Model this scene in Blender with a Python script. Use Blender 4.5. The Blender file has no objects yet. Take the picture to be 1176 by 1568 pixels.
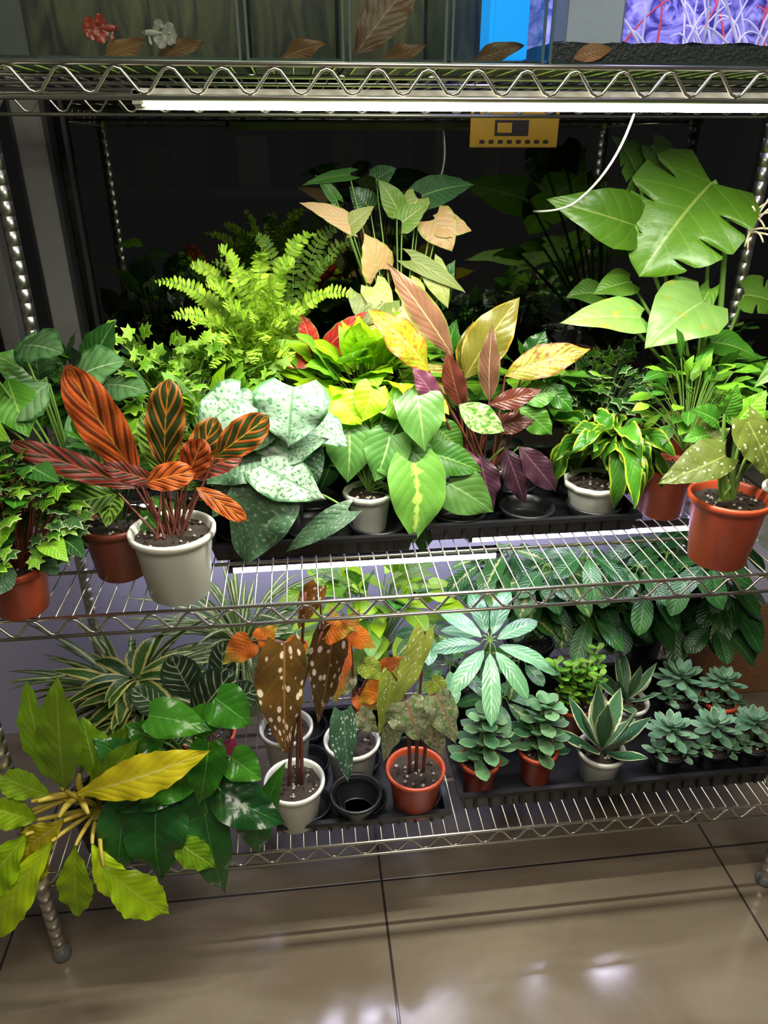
import bpy, math, random
from mathutils import Vector
R=random.Random(11)
V=Vector
sc=bpy.context.scene
COL=sc.collection

# ------------------------------------------------------------------ node helpers
class G:
    def __init__(s,name):
        s.m=bpy.data.materials.new(name); s.m.use_nodes=True
        s.nt=s.m.node_tree; s.nt.nodes.clear(); s.N=s.nt.nodes; s.L=s.nt.links
        s.out=s.N.new('ShaderNodeOutputMaterial')
    def set(s,sock,v):
        if v is None: return
        if isinstance(v,bpy.types.NodeSocket): s.L.new(v,sock)
        elif isinstance(v,(tuple,list)) and len(v)==3 and sock.type=='RGBA': sock.default_value=(*v,1)
        else: sock.default_value=v
    def math(s,op,a,b=None,c=None,clamp=False):
        n=s.N.new('ShaderNodeMath'); n.operation=op; n.use_clamp=clamp
        s.set(n.inputs[0],a); s.set(n.inputs[1],b); s.set(n.inputs[2],c); return n.outputs[0]
    def mix(s,f,a,b,mode='MIX'):
        n=s.N.new('ShaderNodeMix'); n.data_type='RGBA'; n.blend_type=mode
        s.set(n.inputs[0],f); s.set(n.inputs[6],a); s.set(n.inputs[7],b); return n.outputs[2]
    def rng(s,v,a,b,c=0.,d=1.):
        n=s.N.new('ShaderNodeMapRange'); n.clamp=True
        s.set(n.inputs[0],v)
        for i,x in enumerate((a,b,c,d)): n.inputs[i+1].default_value=x
        return n.outputs[0]
    def noise(s,vec,scale,detail=2,dist=0.):
        n=s.N.new('ShaderNodeTexNoise'); s.set(n.inputs['Vector'],vec)
        n.inputs['Scale'].default_value=scale; n.inputs['Detail'].default_value=detail
        n.inputs['Distortion'].default_value=dist; return n.outputs[0]
    def vor(s,vec,scale,rand=1.):
        n=s.N.new('ShaderNodeTexVoronoi'); s.set(n.inputs['Vector'],vec)
        n.inputs['Scale'].default_value=scale; n.inputs['Randomness'].default_value=rand; return n.outputs[0]
    def obj(s): return s.N.new('ShaderNodeTexCoord').outputs['Object']
    def uv(s,name):
        n=s.N.new('ShaderNodeUVMap'); n.uv_map=name; return n.outputs[0]
    def sep(s,v):
        n=s.N.new('ShaderNodeSeparateXYZ'); s.L.new(v,n.inputs[0]); return n.outputs
    def comb(s,x,y,z=0.):
        n=s.N.new('ShaderNodeCombineXYZ'); s.set(n.inputs[0],x); s.set(n.inputs[1],y); s.set(n.inputs[2],z); return n.outputs[0]
    def bump(s,h,strength=.3,dist=.002):
        n=s.N.new('ShaderNodeBump'); s.L.new(h,n.inputs['Height'])
        n.inputs['Strength'].default_value=strength; n.inputs['Distance'].default_value=dist; return n.outputs[0]
    def bsdf(s,col,rough=.5,metal=0.,spec=.5,normal=None,trans=0.,emit=None,es=0.,coat=0.,alpha=None):
        n=s.N.new('ShaderNodeBsdfPrincipled')
        s.set(n.inputs['Base Color'],col); s.set(n.inputs['Roughness'],rough); s.set(n.inputs['Metallic'],metal)
        s.set(n.inputs['Specular IOR Level'],spec)
        if normal: s.L.new(normal,n.inputs['Normal'])
        n.inputs['Transmission Weight'].default_value=trans
        n.inputs['Coat Weight'].default_value=coat
        if emit is not None: s.set(n.inputs['Emission Color'],emit); n.inputs['Emission Strength'].default_value=es
        if alpha is not None: n.inputs['Alpha'].default_value=alpha
        return n.outputs[0]
    def done(s,sh): s.L.new(sh,s.out.inputs[0]); return s.m

def simple(name,c,rough=.5,metal=0.,spec=.5,var=.15,scale=40,bump=0.,emit=None,es=0.,coat=0.):
    g=G(name); o=g.obj(); n=g.noise(o,scale,3)
    c2=tuple(min(1,x*(1+var)) for x in c); c1=tuple(x*(1-var) for x in c)
    col=g.mix(n,c1,c2)
    nm=g.bump(n,bump,.003) if bump else None
    return g.done(g.bsdf(col,rough,metal,spec,nm,emit=emit,es=es,coat=coat))

def leafmat(name,c1,c2,rib=None,ribw=.06,vein=None,vN=9,vw=.16,vs=.9,vstr=.7,bars=None,bN=9,bth=.2,
            dots=None,dS=7,dR=.3,splash=None,sS=6,sT=.5,edge=None,eW=.2,cen=None,cW=.25,tipc=None,rough=.35,trans=.3,spec=.45):
    g=G(name); u,v,_=g.sep(g.uv('UVMap')); r1,r2,_=g.sep(g.uv('rnd'))
    du=g.math('MULTIPLY',g.math('ABSOLUTE',g.math('SUBTRACT',u,.5)),2.)
    o=g.obj(); nz=g.noise(o,30,3)
    f=g.math('ADD',g.math('MULTIPLY',nz,.9),g.math('MULTIPLY_ADD',r1,1.,-.45),clamp=True)
    col=g.mix(f,c1,c2)
    uvv=g.comb(g.math('ADD',u,g.math('MULTIPLY',r1,7.)),g.math('MULTIPLY_ADD',v,1.7,g.math('MULTIPLY',r2,9.)))
    x=g.math('SUBTRACT',v,g.math('MULTIPLY',du,.28*vs))
    if tipc: col=g.mix(g.rng(g.math('ADD',v,g.math('MULTIPLY_ADD',nz,.6,-.3)),.35,.95),col,tipc)
    if bars:
        s=g.math('SINE',g.math('MULTIPLY',x,bN*6.2832))
        m=g.math('MULTIPLY',g.rng(g.math('ADD',s,g.math('MULTIPLY_ADD',nz,1.2,-.6)),bth,bth+.3),g.rng(g.math('ADD',du,g.math('MULTIPLY_ADD',nz,.5,-.25)),.93,.75))
        col=g.mix(m,col,bars)
    if splash:
        m=g.rng(g.noise(uvv,sS,4,.3),sT,sT+.05); col=g.mix(m,col,splash)
    if cen:
        m=g.rng(g.math('ADD',du,g.math('MULTIPLY_ADD',g.noise(uvv,5,3),1.,-.5)),cW+.04,cW-.04); col=g.mix(m,col,cen)
    if edge:
        m=g.rng(g.math('ADD',du,g.math('MULTIPLY_ADD',g.noise(uvv,5,3),.4,-.2)),1-eW-.04,1-eW+.04); col=g.mix(m,col,edge)
    if dots:
        m=g.rng(g.vor(uvv,dS,.75),dR,dR-.07); col=g.mix(m,col,dots)
    s=g.math('FRACT',g.math('MULTIPLY',x,vN)); s=g.math('MULTIPLY',g.math('ABSOLUTE',g.math('SUBTRACT',s,.5)),2.)
    h=g.math('MULTIPLY_ADD',g.rng(s,.3,1.),-.6,g.math('MULTIPLY',g.noise(o,70,2),1.2))
    if vein:
        m=g.math('MULTIPLY',g.rng(s,1-vw,1.),vstr); col=g.mix(m,col,vein)
    if rib:
        m=g.rng(du,ribw,ribw*.5); col=g.mix(m,col,rib)
    k=g.math('MULTIPLY_ADD',r2,.5,.58); col=g.mix(1.,col,g.comb(k,k,k),'MULTIPLY')
    b=g.bsdf(col,min(1,rough+.06),0,spec*.9,g.bump(h,.45,.0015))
    if trans:
        t=g.N.new('ShaderNodeBsdfTranslucent'); g.set(t.inputs[0],col)
        mx=g.N.new('ShaderNodeMixShader'); mx.inputs[0].default_value=trans
        g.L.new(b,mx.inputs[1]); g.L.new(t.outputs[0],mx.inputs[2]); b=mx.outputs[0]
    return g.done(b)

# ------------------------------------------------------------------ mesh builder
class MB:
    def __init__(s,name): s.name=name; s.v=[];s.f=[];s.m=[];s.uv=[];s.rn=[];s.mats=[];s.sm=[]
    def mi(s,mat):
        if mat not in s.mats: s.mats.append(mat)
        return s.mats.index(mat)
    def add(s,vs,fs,mat,uvs=None,rnd=None,smooth=True):
        o=len(s.v); s.v+= [tuple(p) for p in vs]; rnd=rnd or (R.random(),R.random())
        s.uv+= uvs if uvs else [(.5,.5)]*len(vs); s.rn+=[rnd]*len(vs)
        i=s.mi(mat)
        for f in fs: s.f.append(tuple(a+o for a in f)); s.m.append(i); s.sm.append(smooth)
    def build(s,parent=None):
        me=bpy.data.meshes.new(s.name); me.from_pydata(s.v,[],s.f)
        for m in s.mats: me.materials.append(m)
        me.polygons.foreach_set('material_index',s.m); me.polygons.foreach_set('use_smooth',s.sm)
        vi=[0]*len(me.loops); me.loops.foreach_get('vertex_index',vi)
        for nm,src in (('UVMap',s.uv),('rnd',s.rn)):
            l=me.uv_layers.new(name=nm); flat=[]
            for i in vi: flat+=src[i]
            l.data.foreach_set('uv',flat)
        me.update()
        ob=bpy.data.objects.new(s.name,me); COL.objects.link(ob)
        if parent: ob.parent=parent
        return ob

def empty(name,loc=(0,0,0)):
    e=bpy.data.objects.new(name,None); e.location=(0,0,0); e.empty_display_size=.05; COL.objects.link(e); return e

def tube(mb,pts,r,mat,sides=6,cap=True):
    pts=[V(p) for p in pts]; n=len(pts)
    if not isinstance(r,(list,tuple)): r=[r]*n
    T=(pts[1]-pts[0]).normalized(); a=V((0,0,1)) if abs(T.z)<.9 else V((1,0,0))
    N=T.cross(a).normalized(); vs=[]
    for i,p in enumerate(pts):
        T=(pts[min(i+1,n-1)]-pts[max(i-1,0)])
        if T.length<1e-9: T=V((0,0,1))
        T.normalize(); N=(N-T*N.dot(T))
        if N.length<1e-6: N=T.orthogonal()
        N.normalize(); B=T.cross(N)
        for k in range(sides):
            an=2*math.pi*k/sides; vs.append(p+(N*math.cos(an)+B*math.sin(an))*r[i])
    fs=[]
    for i in range(n-1):
        for k in range(sides):
            k2=(k+1)%sides; fs.append((i*sides+k,i*sides+k2,(i+1)*sides+k2,(i+1)*sides+k))
    if cap: fs.append(tuple(range(sides))[::-1]); fs.append(tuple((n-1)*sides+k for k in range(sides)))
    mb.add(vs,fs,mat)

def bez(a,b,c,n=6):
    a,b,c=V(a),V(b),V(c); return [a*(1-t)**2+b*2*t*(1-t)+c*t*t for t in [i/n for i in range(n+1)]]

def lathe(mb,c,prof,mat,segs=28,smooth=True,flute=0.,nf=0):
    vs=[];fs=[];n=len(prof)
    for r,z in prof:
        for k in range(segs):
            a=2*math.pi*k/segs; rr=r*(1+flute*math.cos(a*nf)) if nf else r
            vs.append((c[0]+rr*math.cos(a),c[1]+rr*math.sin(a),c[2]+z))
    for i in range(n-1):
        for k in range(segs):
            k2=(k+1)%segs; fs.append((i*segs+k,i*segs+k2,(i+1)*segs+k2,(i+1)*segs+k))
    mb.add(vs,fs,mat,smooth=smooth)

def box(mb,lo,hi,mat,bev=.0):
    x0,y0,z0=lo;x1,y1,z1=hi
    if bev<=0:
        vs=[(x,y,z) for z in (z0,z1) for y in (y0,y1) for x in (x0,x1)]
        fs=[(0,2,3,1),(4,5,7,6),(0,1,5,4),(2,6,7,3),(0,4,6,2),(1,3,7,5)]
        mb.add(vs,fs,mat,smooth=False); return
    import bmesh
    bm=bmesh.new(); bmesh.ops.create_cube(bm,size=1)
    for v in bm.verts: v.co=V(((v.co.x+.5)*(x1-x0)+x0,(v.co.y+.5)*(y1-y0)+y0,(v.co.z+.5)*(z1-z0)+z0))
    bmesh.ops.bevel(bm,geom=bm.edges[:],offset=bev,segments=2,affect='EDGES')
    bm.verts.index_update()
    mb.add([v.co.copy() for v in bm.verts],[[v.index for v in f.verts] for f in bm.faces],mat,smooth=False); bm.free()

PR={'heart':[(0,.55),(.08,.85),(.2,1),(.4,.95),(.6,.72),(.78,.42),(.9,.17),(1,0)],
 'ov':[(0,.08),(.1,.5),(.25,.88),(.42,1),(.6,.88),(.78,.55),(.9,.25),(1,0)],
 'lance':[(0,.06),(.15,.45),(.35,.88),(.5,1),(.7,.82),(.86,.42),(1,0)],
 'oval':[(0,.06),(.1,.5),(.3,.9),(.5,1),(.7,.95),(.86,.7),(.95,.4),(1,.05)],
 'strap':[(0,.7),(.2,.95),(.5,1),(.75,.75),(.9,.4),(1,0)],
 'succ':[(0,.45),(.3,.7),(.62,1),(.8,.85),(.92,.5),(1,.05)],
 'arrow':[(0,.65),(.06,.95),(.2,1.),(.4,.9),(.6,.66),(.8,.36),(.92,.14),(1,0)],
 'wing':[(0,.55),(.1,.9),(.25,1),(.45,.85),(.7,.5),(.88,.2),(1,0)],
 'mons':[(0,.6),(.08,.88),(.22,1),(.45,1.),(.65,.82),(.82,.52),(.93,.25),(1,0)]}
def pf(k,t):
    L=PR[k]
    for (a,b),(c,d) in zip(L,L[1:]):
        if t<=c+1e-9:
            q=(t-a)/(c-a); return b+(d-b)*q
    return 0.
def leaf(mb,b,t,w,mat,prof='ov',n=(0,-.75,.65),arch=.12,fold=.18,wav=0.,wf=4,lobe=None,nu=12,nv=6,rnd=None,thick=0.,serr=0.,notch=0,twist=0.,asym=0.,bend=0.):
    b=V(b);t=V(t);d=t-b;L=d.length
    if L<1e-5: return
    T=d/L; n=V(n).normalized()
    side=T.cross(n)
    if side.length<.05: side=T.cross(V((1,.2,0)))
    side.normalize(); N=side.cross(T).normalized()
    if N.dot(n)<0: N=-N
    if lobe is None: lobe={'heart':.16,'arrow':.22,'wing':.15,'mons':.14}.get(prof,0.)
    c=(b+t)*.5+N*arch*L+side*bend*L; ph=R.random()*6.28; ph2=R.random()*6.28
    vs=[];uv=[]
    for i in range(nu+1):
        q=i/nu; p=b*(1-q)**2+c*2*q*(1-q)+t*q*q
        tg=((c-b)*(1-q)+(t-c)*q).normalized(); Ni=side.cross(tg).normalized()
        if Ni.dot(N)<0: Ni=-Ni
        S=tg.cross(Ni).normalized()
        if S.dot(side)<0: S=-S
        if twist:
            a=twist*q; S=side*math.cos(a)+Ni*math.sin(a); Ni=Ni*math.cos(a)-side*math.sin(a)
        hw=w*.5*pf(prof,q)
        if serr: hw*=1+serr*math.sin(q*wf*2*math.pi*2)
        for j in range(nv+1):
            s=-1+2*j/nv; h=hw
            if asym: h*=1+asym*(1 if s>0 else -1)
            if notch and abs(s)>.4:
                k=abs(math.sin(q*math.pi*notch+(.6 if s>0 else 0)))
                if k<.3 and .12<q<.9: h*=1-.75*(abs(s)-.4)*1.67*(1-k/.3)
            back=lobe*L*(abs(s)**1.6)*max(0,1-q/.3)**1.5
            off=S*(s*h)+Ni*(fold*abs(s)*h*(1.3-.9*abs(s)))
            if wav: off+=Ni*(wav*w*s*s*math.sin(q*wf*2*math.pi+(ph if s>0 else ph2)))
            vs.append(p+off-tg*back+tg*(h*.25*abs(s) if lobe==0 else 0)*(1-q)); uv.append((j/nv,q))
    fs=[]
    W=nv+1
    for i in range(nu):
        for j in range(nv): a=i*W+j; fs.append((a,a+1,a+W+1,a+W))
    rnd=rnd or (R.random(),R.random())
    mb.add(vs,fs,mat,uv,rnd)
    if thick:
        v2=[]
        for i in range(nu+1):
            q=i/nu
            for j in range(nv+1):
                s=-1+2*j/nv; v2.append(vs[i*W+j]-N*thick*(1-s*s)*min(1,pf(prof,q)*1.3))
        mb.add(v2,[f[::-1] for f in fs],mat,uv,rnd)

IV=[(0,1.),(20,.56),(48,.82),(72,.45),(108,.62),(145,.34),(180,.1)]
def ivy(mb,b,t,w,mat,n=(0,-.7,.7)):
    b=V(b);t=V(t);d=t-b;L=d.length;T=d/L;side=T.cross(V(n))
    if side.length<.05: side=T.cross(V((1,.2,0)))
    side.normalize();N=side.cross(T)
    if N.dot(V(n))<0:N=-N
    c=b+d*.38; pts=[(a,r) for a,r in IV]+[(360-a,r) for a,r in IV[::-1] if 0<a<180]
    vs=[c+N*L*.06];uv=[(.5,.5)]
    for a,r in pts:
        a=math.radians(a); rr=r*L*.62
        vs.append(c+T*math.cos(a)*rr+side*math.sin(a)*rr*(w/L)*1.05-N*rr*.3*R.random()); uv.append((1.,.5+.5*math.cos(a)))
    k=len(pts); mb.add(vs,[(0,1+i,1+(i+1)%k) for i in range(k)],mat,uv)

def stem(mb,a,b,r,mat,bow=(0,0,.02)):
    a=V(a);b=V(b); m=(a*.45+b*.55)+V(bow); tube(mb,bez(a,m,b,6),[r*1.15,r*1.1,r,r,r*.9,r*.85,r*.7],mat,5,False)

def pot(mb,x,y,z,rt,h,mat,soil=None,rb=None,segs=32,lip=.012,flute=0,nf=0,fill=.86,tag=False):
    rb=rb or rt*.72
    P=[(0.001,0),(rb*.93,0),(rb,.003),(rt-.006,h-lip-.004),(rt-.004,h-lip),(rt,h-lip+.001),(rt+.001,h-.002),(rt-.001,h),(rt-.004,h),(rt-.006,h-.004),(rt-.009,h*fill),(0.001,h*fill)]
    lathe(mb,(x,y,z),P[:11],mat,segs,True,flute,nf)
    if soil:
        vs=[];fs=[]; K=5
        for i in range(K+1):
            for k in range(segs):
                a=2*math.pi*k/segs; r=(rt-.008)*i/K; vs.append((x+r*math.cos(a),y+r*math.sin(a),z+h*fill+.004*R.random()+(.006*(1-i/K))))
        for i in range(K):
            for k in range(segs): k2=(k+1)%segs; fs.append((i*segs+k,i*segs+k2,(i+1)*segs+k2,(i+1)*segs+k))
        mb.add(vs,fs,soil)
        for _ in range(40):
            a=R.random()*6.28;r=(rt-.014)*math.sqrt(R.random());s=.0015+.003*R.random()
            q=V((x+r*math.cos(a),y+r*math.sin(a),z+h*fill+.007))
            pv=[q+V(p)*s for p in ((1,0,0),(-1,0,0),(0,1,0),(0,-1,0),(0,0,1),(0,0,-1))]
            mb.add(pv,[(0,2,4),(2,1,4),(1,3,4),(3,0,4),(2,0,5),(1,2,5),(3,1,5),(0,3,5)],M['perlite'] if R.random()<.4 else soil,smooth=False)
    if tag: box(mb,(x+rt*.3,y+rt*.2,z+h*.8),(x+rt*.3+.014,y+rt*.2+.001,z+h+.045),M['tag'])

def bush(mb,c,n,rad,size,mats,st,kind='heart',down=.5,wr=.8,front=.25,sr=.0012,nu=7,nv=4,el=(-.25,1.3),var=.3,**kw):
    c=V(c)
    for _ in range(n):
        az=R.random()*6.283; e=R.uniform(*el)
        d=V((math.cos(az)*math.cos(e),math.sin(az)*math.cos(e),math.sin(e)))
        k=R.uniform(.55,1.); p=c+V((d.x*rad[0],d.y*rad[1],d.z*rad[2]))*k
        td=(d*.8+V((R.uniform(-.3,.3),-front,-down+R.uniform(-.3,.3)))).normalized()
        s=size*R.uniform(1-var,1+var); nn=d*.6+V((R.uniform(-.3,.3),-.45,.75))
        m=R.choice(mats) if isinstance(mats,list) else mats
        if st: stem(mb,c-V((0,0,rad[2]*.6)),p,sr,st)
        if kind=='ivy': ivy(mb,p,p+td*s,s*wr,m,nn)
        else: leaf(mb,p,p+td*s,s*wr,m,kind,nn,nu=nu,nv=nv,arch=R.uniform(.02,.25),wav=.03,bend=R.uniform(-.08,.08),**kw)

class PL:
    """plant-local frame: x right, z up, y back (mm), scaled to metres, with a lean"""
    def __init__(s,name,o,kx,kz,sl=.5,lean=0.): s.mb=MB(name); s.o=V(o); s.kx=kx/1000; s.kz=kz/1000; s.sl=sl; s.ln=lean
    def P(s,x,z,y=0): return s.o+V(((x-s.ln*z)*s.kx,y/1000,z*s.kz-s.sl*y/1000))
    def lf(s,bx,bz,tx,tz,w,mat,prof='ov',yb=0,yt=0,**k):
        k.setdefault('bend',R.uniform(-.05,.05))
        leaf(s.mb,s.P(bx,bz,yb),s.P(tx,tz,yt),w*s.kx,mat,prof,**k); return s.P(bx,bz,yb)
    def st(s,a,b,r,mat,bow=(0,0,0)): stem(s.mb,a,b,r,mat,bow)

# ------------------------------------------------------------------ materials
M={}
M['chrome']=simple('chrome_wire',(.7,.68,.58),.28,1.,var=.1)
M['post']=simple('chrome_post',(.6,.58,.53),.3,1.,var=.12)
M['rubber']=simple('foot_rubber',(.12,.12,.12),.5)
M['soil']=simple('potting_soil',(.03,.02,.014),.95,var=.6,scale=300,bump=.6)
M['perlite']=simple('perlite',(.4,.36,.3),.9)
M['tag']=simple('plant_tag_plastic',(.7,.7,.66),.4)
M['potw']=simple('white_plastic_pot',(.62,.62,.54),.35,var=.05,scale=8)
M['hous_added']=simple('added_lamp_housing_grey',(.12,.12,.13),.5)  # housing of the added tubes under the middle shelf
M['pott']=simple('terracotta_plastic_pot',(.42,.06,.02),.38,var=.12,scale=10)
M['potb']=simple('brown_plastic_pot',(.2,.045,.025),.4,var=.12)
M['black']=simple('black_plastic',(.01,.01,.012),.33,var=.2)
M['stemg']=simple('stem_green',(.13,.25,.04),.5)
M['stemd']=simple('stem_dark_green',(.04,.08,.02),.5)
M['stemr']=simple('stem_red_brown',(.13,.035,.02),.5)
M['stemy']=simple('stem_yellow',(.48,.38,.05),.5)
M['root']=simple('aerial_root',(.7,.62,.4),.6)
M['cal_or']=leafmat('leaf_calathea_orange',(.42,.05,.012),(.6,.13,.02),rib=(.7,.28,.04),ribw=.05,bars=(.15,.03,.008),bN=4.5,bth=.35,vs=1.5)
M['cal_dk']=leafmat('leaf_calathea_dark',(.42,.08,.012),(.5,.16,.02),rib=(.5,.25,.03),ribw=.05,bars=(.03,.05,.008),bN=4.5,bth=-.85,vs=1.5)
M['cal_red']=leafmat('leaf_calathea_red',(.15,.015,.012),(.26,.04,.02),rib=(.35,.1,.04),bars=(.04,.025,.01),bN=6,bth=-.1)
M['cal_gr']=leafmat('leaf_calathea_green',(.1,.22,.02),(.2,.34,.03),rib=(.25,.4,.06),bars=(.02,.06,.01),bN=7,bth=-.1)
M['satin']=leafmat('leaf_satin_silver',(.24,.38,.25),(.4,.52,.39),rib=(.1,.26,.1),splash=(.07,.2,.08),sS=11,sT=.54,rough=.45,trans=.12,ribw=.05,vein=(.12,.27,.12),vN=5,vstr=.5,edge=(.05,.18,.05),eW=.1)
M['satin2']=leafmat('leaf_satin_dark',(.03,.08,.035),(.06,.13,.06),rib=(.06,.14,.06),splash=(.18,.26,.18),sS=13,sT=.57,rough=.38,trans=.1)
M['neon']=leafmat('leaf_neon',(.32,.62,.008),(.52,.82,.02),rib=(.65,.88,.1),vein=(.58,.83,.1),vN=6,vstr=.35,trans=.35)
M['green']=leafmat('leaf_green',(.03,.15,.01),(.09,.27,.02),rib=(.22,.42,.08),vein=(.15,.34,.06),vstr=.4,rough=.3)
M['lgreen']=leafmat('leaf_light_green',(.12,.34,.012),(.24,.5,.03),rib=(.4,.62,.14),vein=(.32,.55,.08),vstr=.4)
M['dgreen']=leafmat('leaf_dark_green',(.01,.05,.008),(.03,.11,.018),rib=(.12,.25,.06),vein=(.06,.16,.03),vstr=.4,rough=.25,trans=.15)
M['heart']=leafmat('leaf_heart_green',(.06,.18,.03),(.12,.28,.055),rib=(.26,.42,.14),vein=(.2,.36,.1),vN=6,vstr=.45,vs=1.6,rough=.27,trans=.2)
M['brasil']=leafmat('leaf_brasil',(.08,.22,.03),(.14,.31,.04),rib=(.35,.48,.1),vein=(.2,.38,.08),vN=6,vstr=.3,vs=1.6,cen=(.34,.44,.08),cW=.1,rough=.27,trans=.2)
M['pale']=leafmat('leaf_variegated_pale',(.4,.55,.2),(.55,.66,.32),rib=(.22,.42,.08),splash=(.12,.34,.04),sS=6,sT=.5)
M['fern']=leafmat('leaf_fern',(.22,.43,.015),(.42,.63,.04),rib=(.35,.55,.05),trans=.3)
M['fernd']=leafmat('leaf_fern_dark',(.06,.15,.01),(.17,.3,.02),trans=.3)
M['red']=leafmat('leaf_red',(.55,.02,.02),(.8,.1,.07),rib=(.85,.3,.15),vein=(.35,.3,.04),vN=7,vstr=.35,edge=(.3,.35,.03),eW=.06)
M['pink']=leafmat('leaf_syngonium_pink',(.55,.32,.11),(.66,.42,.2),rib=(.42,.48,.12),ribw=.04,vein=(.45,.46,.15),vN=6,vstr=.7,vs=1.6,edge=(.34,.38,.05),eW=.08)
M['pinkg']=leafmat('leaf_syngonium_green',(.16,.3,.04),(.34,.38,.09),rib=(.55,.52,.22),vein=(.48,.5,.2),vN=6,vstr=.6,vs=1.6)
M['ph_yel']=leafmat('leaf_philodendron_yellow',(.27,.29,.01),(.43,.38,.02),rib=(.5,.45,.1),splash=(.3,.13,.01),sS=10,sT=.54,edge=(.28,.1,.01),eW=.12)
M['ph_ol']=leafmat('leaf_philodendron_olive',(.11,.095,.015),(.2,.18,.025),rib=(.4,.35,.08),vein=(.3,.26,.05),vstr=.3,edge=(.45,.3,.03),eW=.08,rough=.3)
M['ph_pk']=leafmat('leaf_philodendron_bronze',(.14,.05,.03),(.25,.12,.065),rib=(.45,.35,.18),vein=(.28,.19,.08),vstr=.3,edge=(.2,.2,.04),eW=.12,rough=.3)
M['ph_rd']=leafmat('leaf_philodendron_burgundy',(.09,.018,.015),(.17,.045,.025),rib=(.3,.12,.06),rough=.25)
M['ph_pu']=leafmat('leaf_philodendron_purple',(.13,.03,.07),(.25,.07,.12),rib=(.35,.16,.2),rough=.3)
M['ph_dk']=leafmat('leaf_philodendron_black',(.02,.008,.014),(.05,.018,.03),rib=(.12,.05,.06),rough=.25,trans=.1)
M['curl']=leafmat('leaf_curly',(.03,.15,.01),(.08,.27,.02),edge=(.42,.55,.04),eW=.2,rough=.25)
M['ivyd']=leafmat('leaf_ivy_dark',(.02,.09,.015),(.06,.17,.03),edge=(.35,.45,.22),eW=.15)
M['ivyl']=leafmat('leaf_ivy_light',(.1,.32,.02),(.22,.48,.04),edge=(.5,.62,.2),eW=.14)
M['ivyg']=leafmat('leaf_ivy_green',(.11,.32,.015),(.26,.5,.03),edge=(.38,.6,.06),eW=.12)
M['mons']=leafmat('leaf_monstera',(.07,.19,.01),(.13,.27,.02),rib=(.3,.42,.08),ribw=.03,vein=(.2,.36,.05),vN=6,vstr=.5,vw=.12,rough=.3)
M['monp']=leafmat('leaf_monstera_pale',(.14,.33,.05),(.25,.45,.1),rib=(.4,.57,.2),ribw=.03,vein=(.34,.52,.16),vN=6,vstr=.45,vw=.12,splash=(.4,.4,.04),sS=4,sT=.6,rough=.35)
M['monb']=leafmat('leaf_monstera_back',(.04,.11,.01),(.08,.18,.015),rib=(.18,.28,.06),vein=(.14,.24,.04),vstr=.4)
M['alo']=leafmat('leaf_aglaonema',(.08,.2,.06),(.2,.35,.15),rib=(.4,.52,.3),ribw=.04,vein=(.03,.1,.03),vN=6,vstr=.5,vw=.4,edge=(.05,.15,.04),eW=.15)
M['beg_g']=leafmat('leaf_begonia_olive',(.12,.16,.02),(.22,.28,.05),rib=(.35,.38,.1),vein=(.25,.3,.06),vstr=.4,vN=5,dots=(.65,.68,.42),dS=8,dR=.3,trans=.25)
M['beg_b']=leafmat('leaf_begonia_bronze',(.06,.05,.01),(.22,.085,.012),rib=(.3,.15,.04),vein=(.26,.12,.03),vN=5,vstr=.35,dots=(.78,.64,.46),dS=6.3,dR=.36,trans=.3)
M['beg_o']=leafmat('leaf_begonia_orange',(.6,.14,.015),(.78,.24,.02),rib=(.6,.12,.03),tipc=(.3,.32,.03),dots=(.85,.55,.25),dS=8,dR=.2,trans=.4)
M['beg_r']=leafmat('leaf_begonia_red',(.45,.05,.015),(.6,.14,.03),rib=(.6,.25,.06),tipc=(.32,.3,.03),dots=(.8,.55,.3),dS=9,dR=.22,trans=.4)
M['beg_t']=leafmat('leaf_begonia_teal',(.05,.14,.07),(.13,.26,.15),rib=(.2,.3,.15),dots=(.68,.75,.65),dS=9,dR=.33,trans=.2)
M['beg_p']=leafmat('leaf_begonia_pale',(.22,.28,.14),(.4,.34,.22),rib=(.4,.14,.08),vein=(.35,.12,.07),vN=5,vstr=.5,splash=(.13,.2,.06),sS=7,sT=.5,dots=(.75,.75,.6),dS=10,dR=.22,rough=.3)
M['beg_l']=leafmat('leaf_begonia_lime',(.25,.33,.03),(.42,.48,.07),rib=(.45,.42,.12),dots=(.8,.8,.5),dS=9,dR=.27)
M['lime']=leafmat('leaf_philodendron_lime',(.32,.53,.008),(.52,.72,.015),rib=(.5,.68,.06),vein=(.26,.45,.01),vN=9,vstr=.3,vs=.8,rough=.3)
M['limey']=leafmat('leaf_philodendron_gold',(.46,.38,.008),(.6,.5,.015),rib=(.65,.6,.15),vein=(.38,.32,.01),vN=9,vstr=.35,rough=.3)
M['limeg']=leafmat('leaf_philodendron_limegreen',(.16,.34,.01),(.28,.47,.02),rib=(.42,.55,.08),vein=(.13,.28,.01),vN=9,vstr=.35,rough=.3)
M['gloss']=leafmat('leaf_glossy_green',(.01,.065,.012),(.03,.14,.025),rib=(.08,.26,.05),ribw=.03,vein=(.05,.2,.04),vN=6,vstr=.3,rough=.14,trans=.12,spec=.7)
M['glossl']=leafmat('leaf_glossy_bright',(.03,.17,.012),(.08,.3,.022),rib=(.2,.45,.08),ribw=.03,vein=(.12,.36,.05),vN=6,vstr=.3,rough=.16,trans=.25,spec=.6)
M['spid']=leafmat('leaf_spider_striped',(.06,.14,.02),(.13,.23,.04),cen=(.62,.64,.32),cW=.3,rough=.35)
M['drac']=leafmat('leaf_dracaena_edge',(.03,.1,.015),(.08,.17,.03),edge=(.62,.6,.18),eW=.38,rough=.3)
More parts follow.
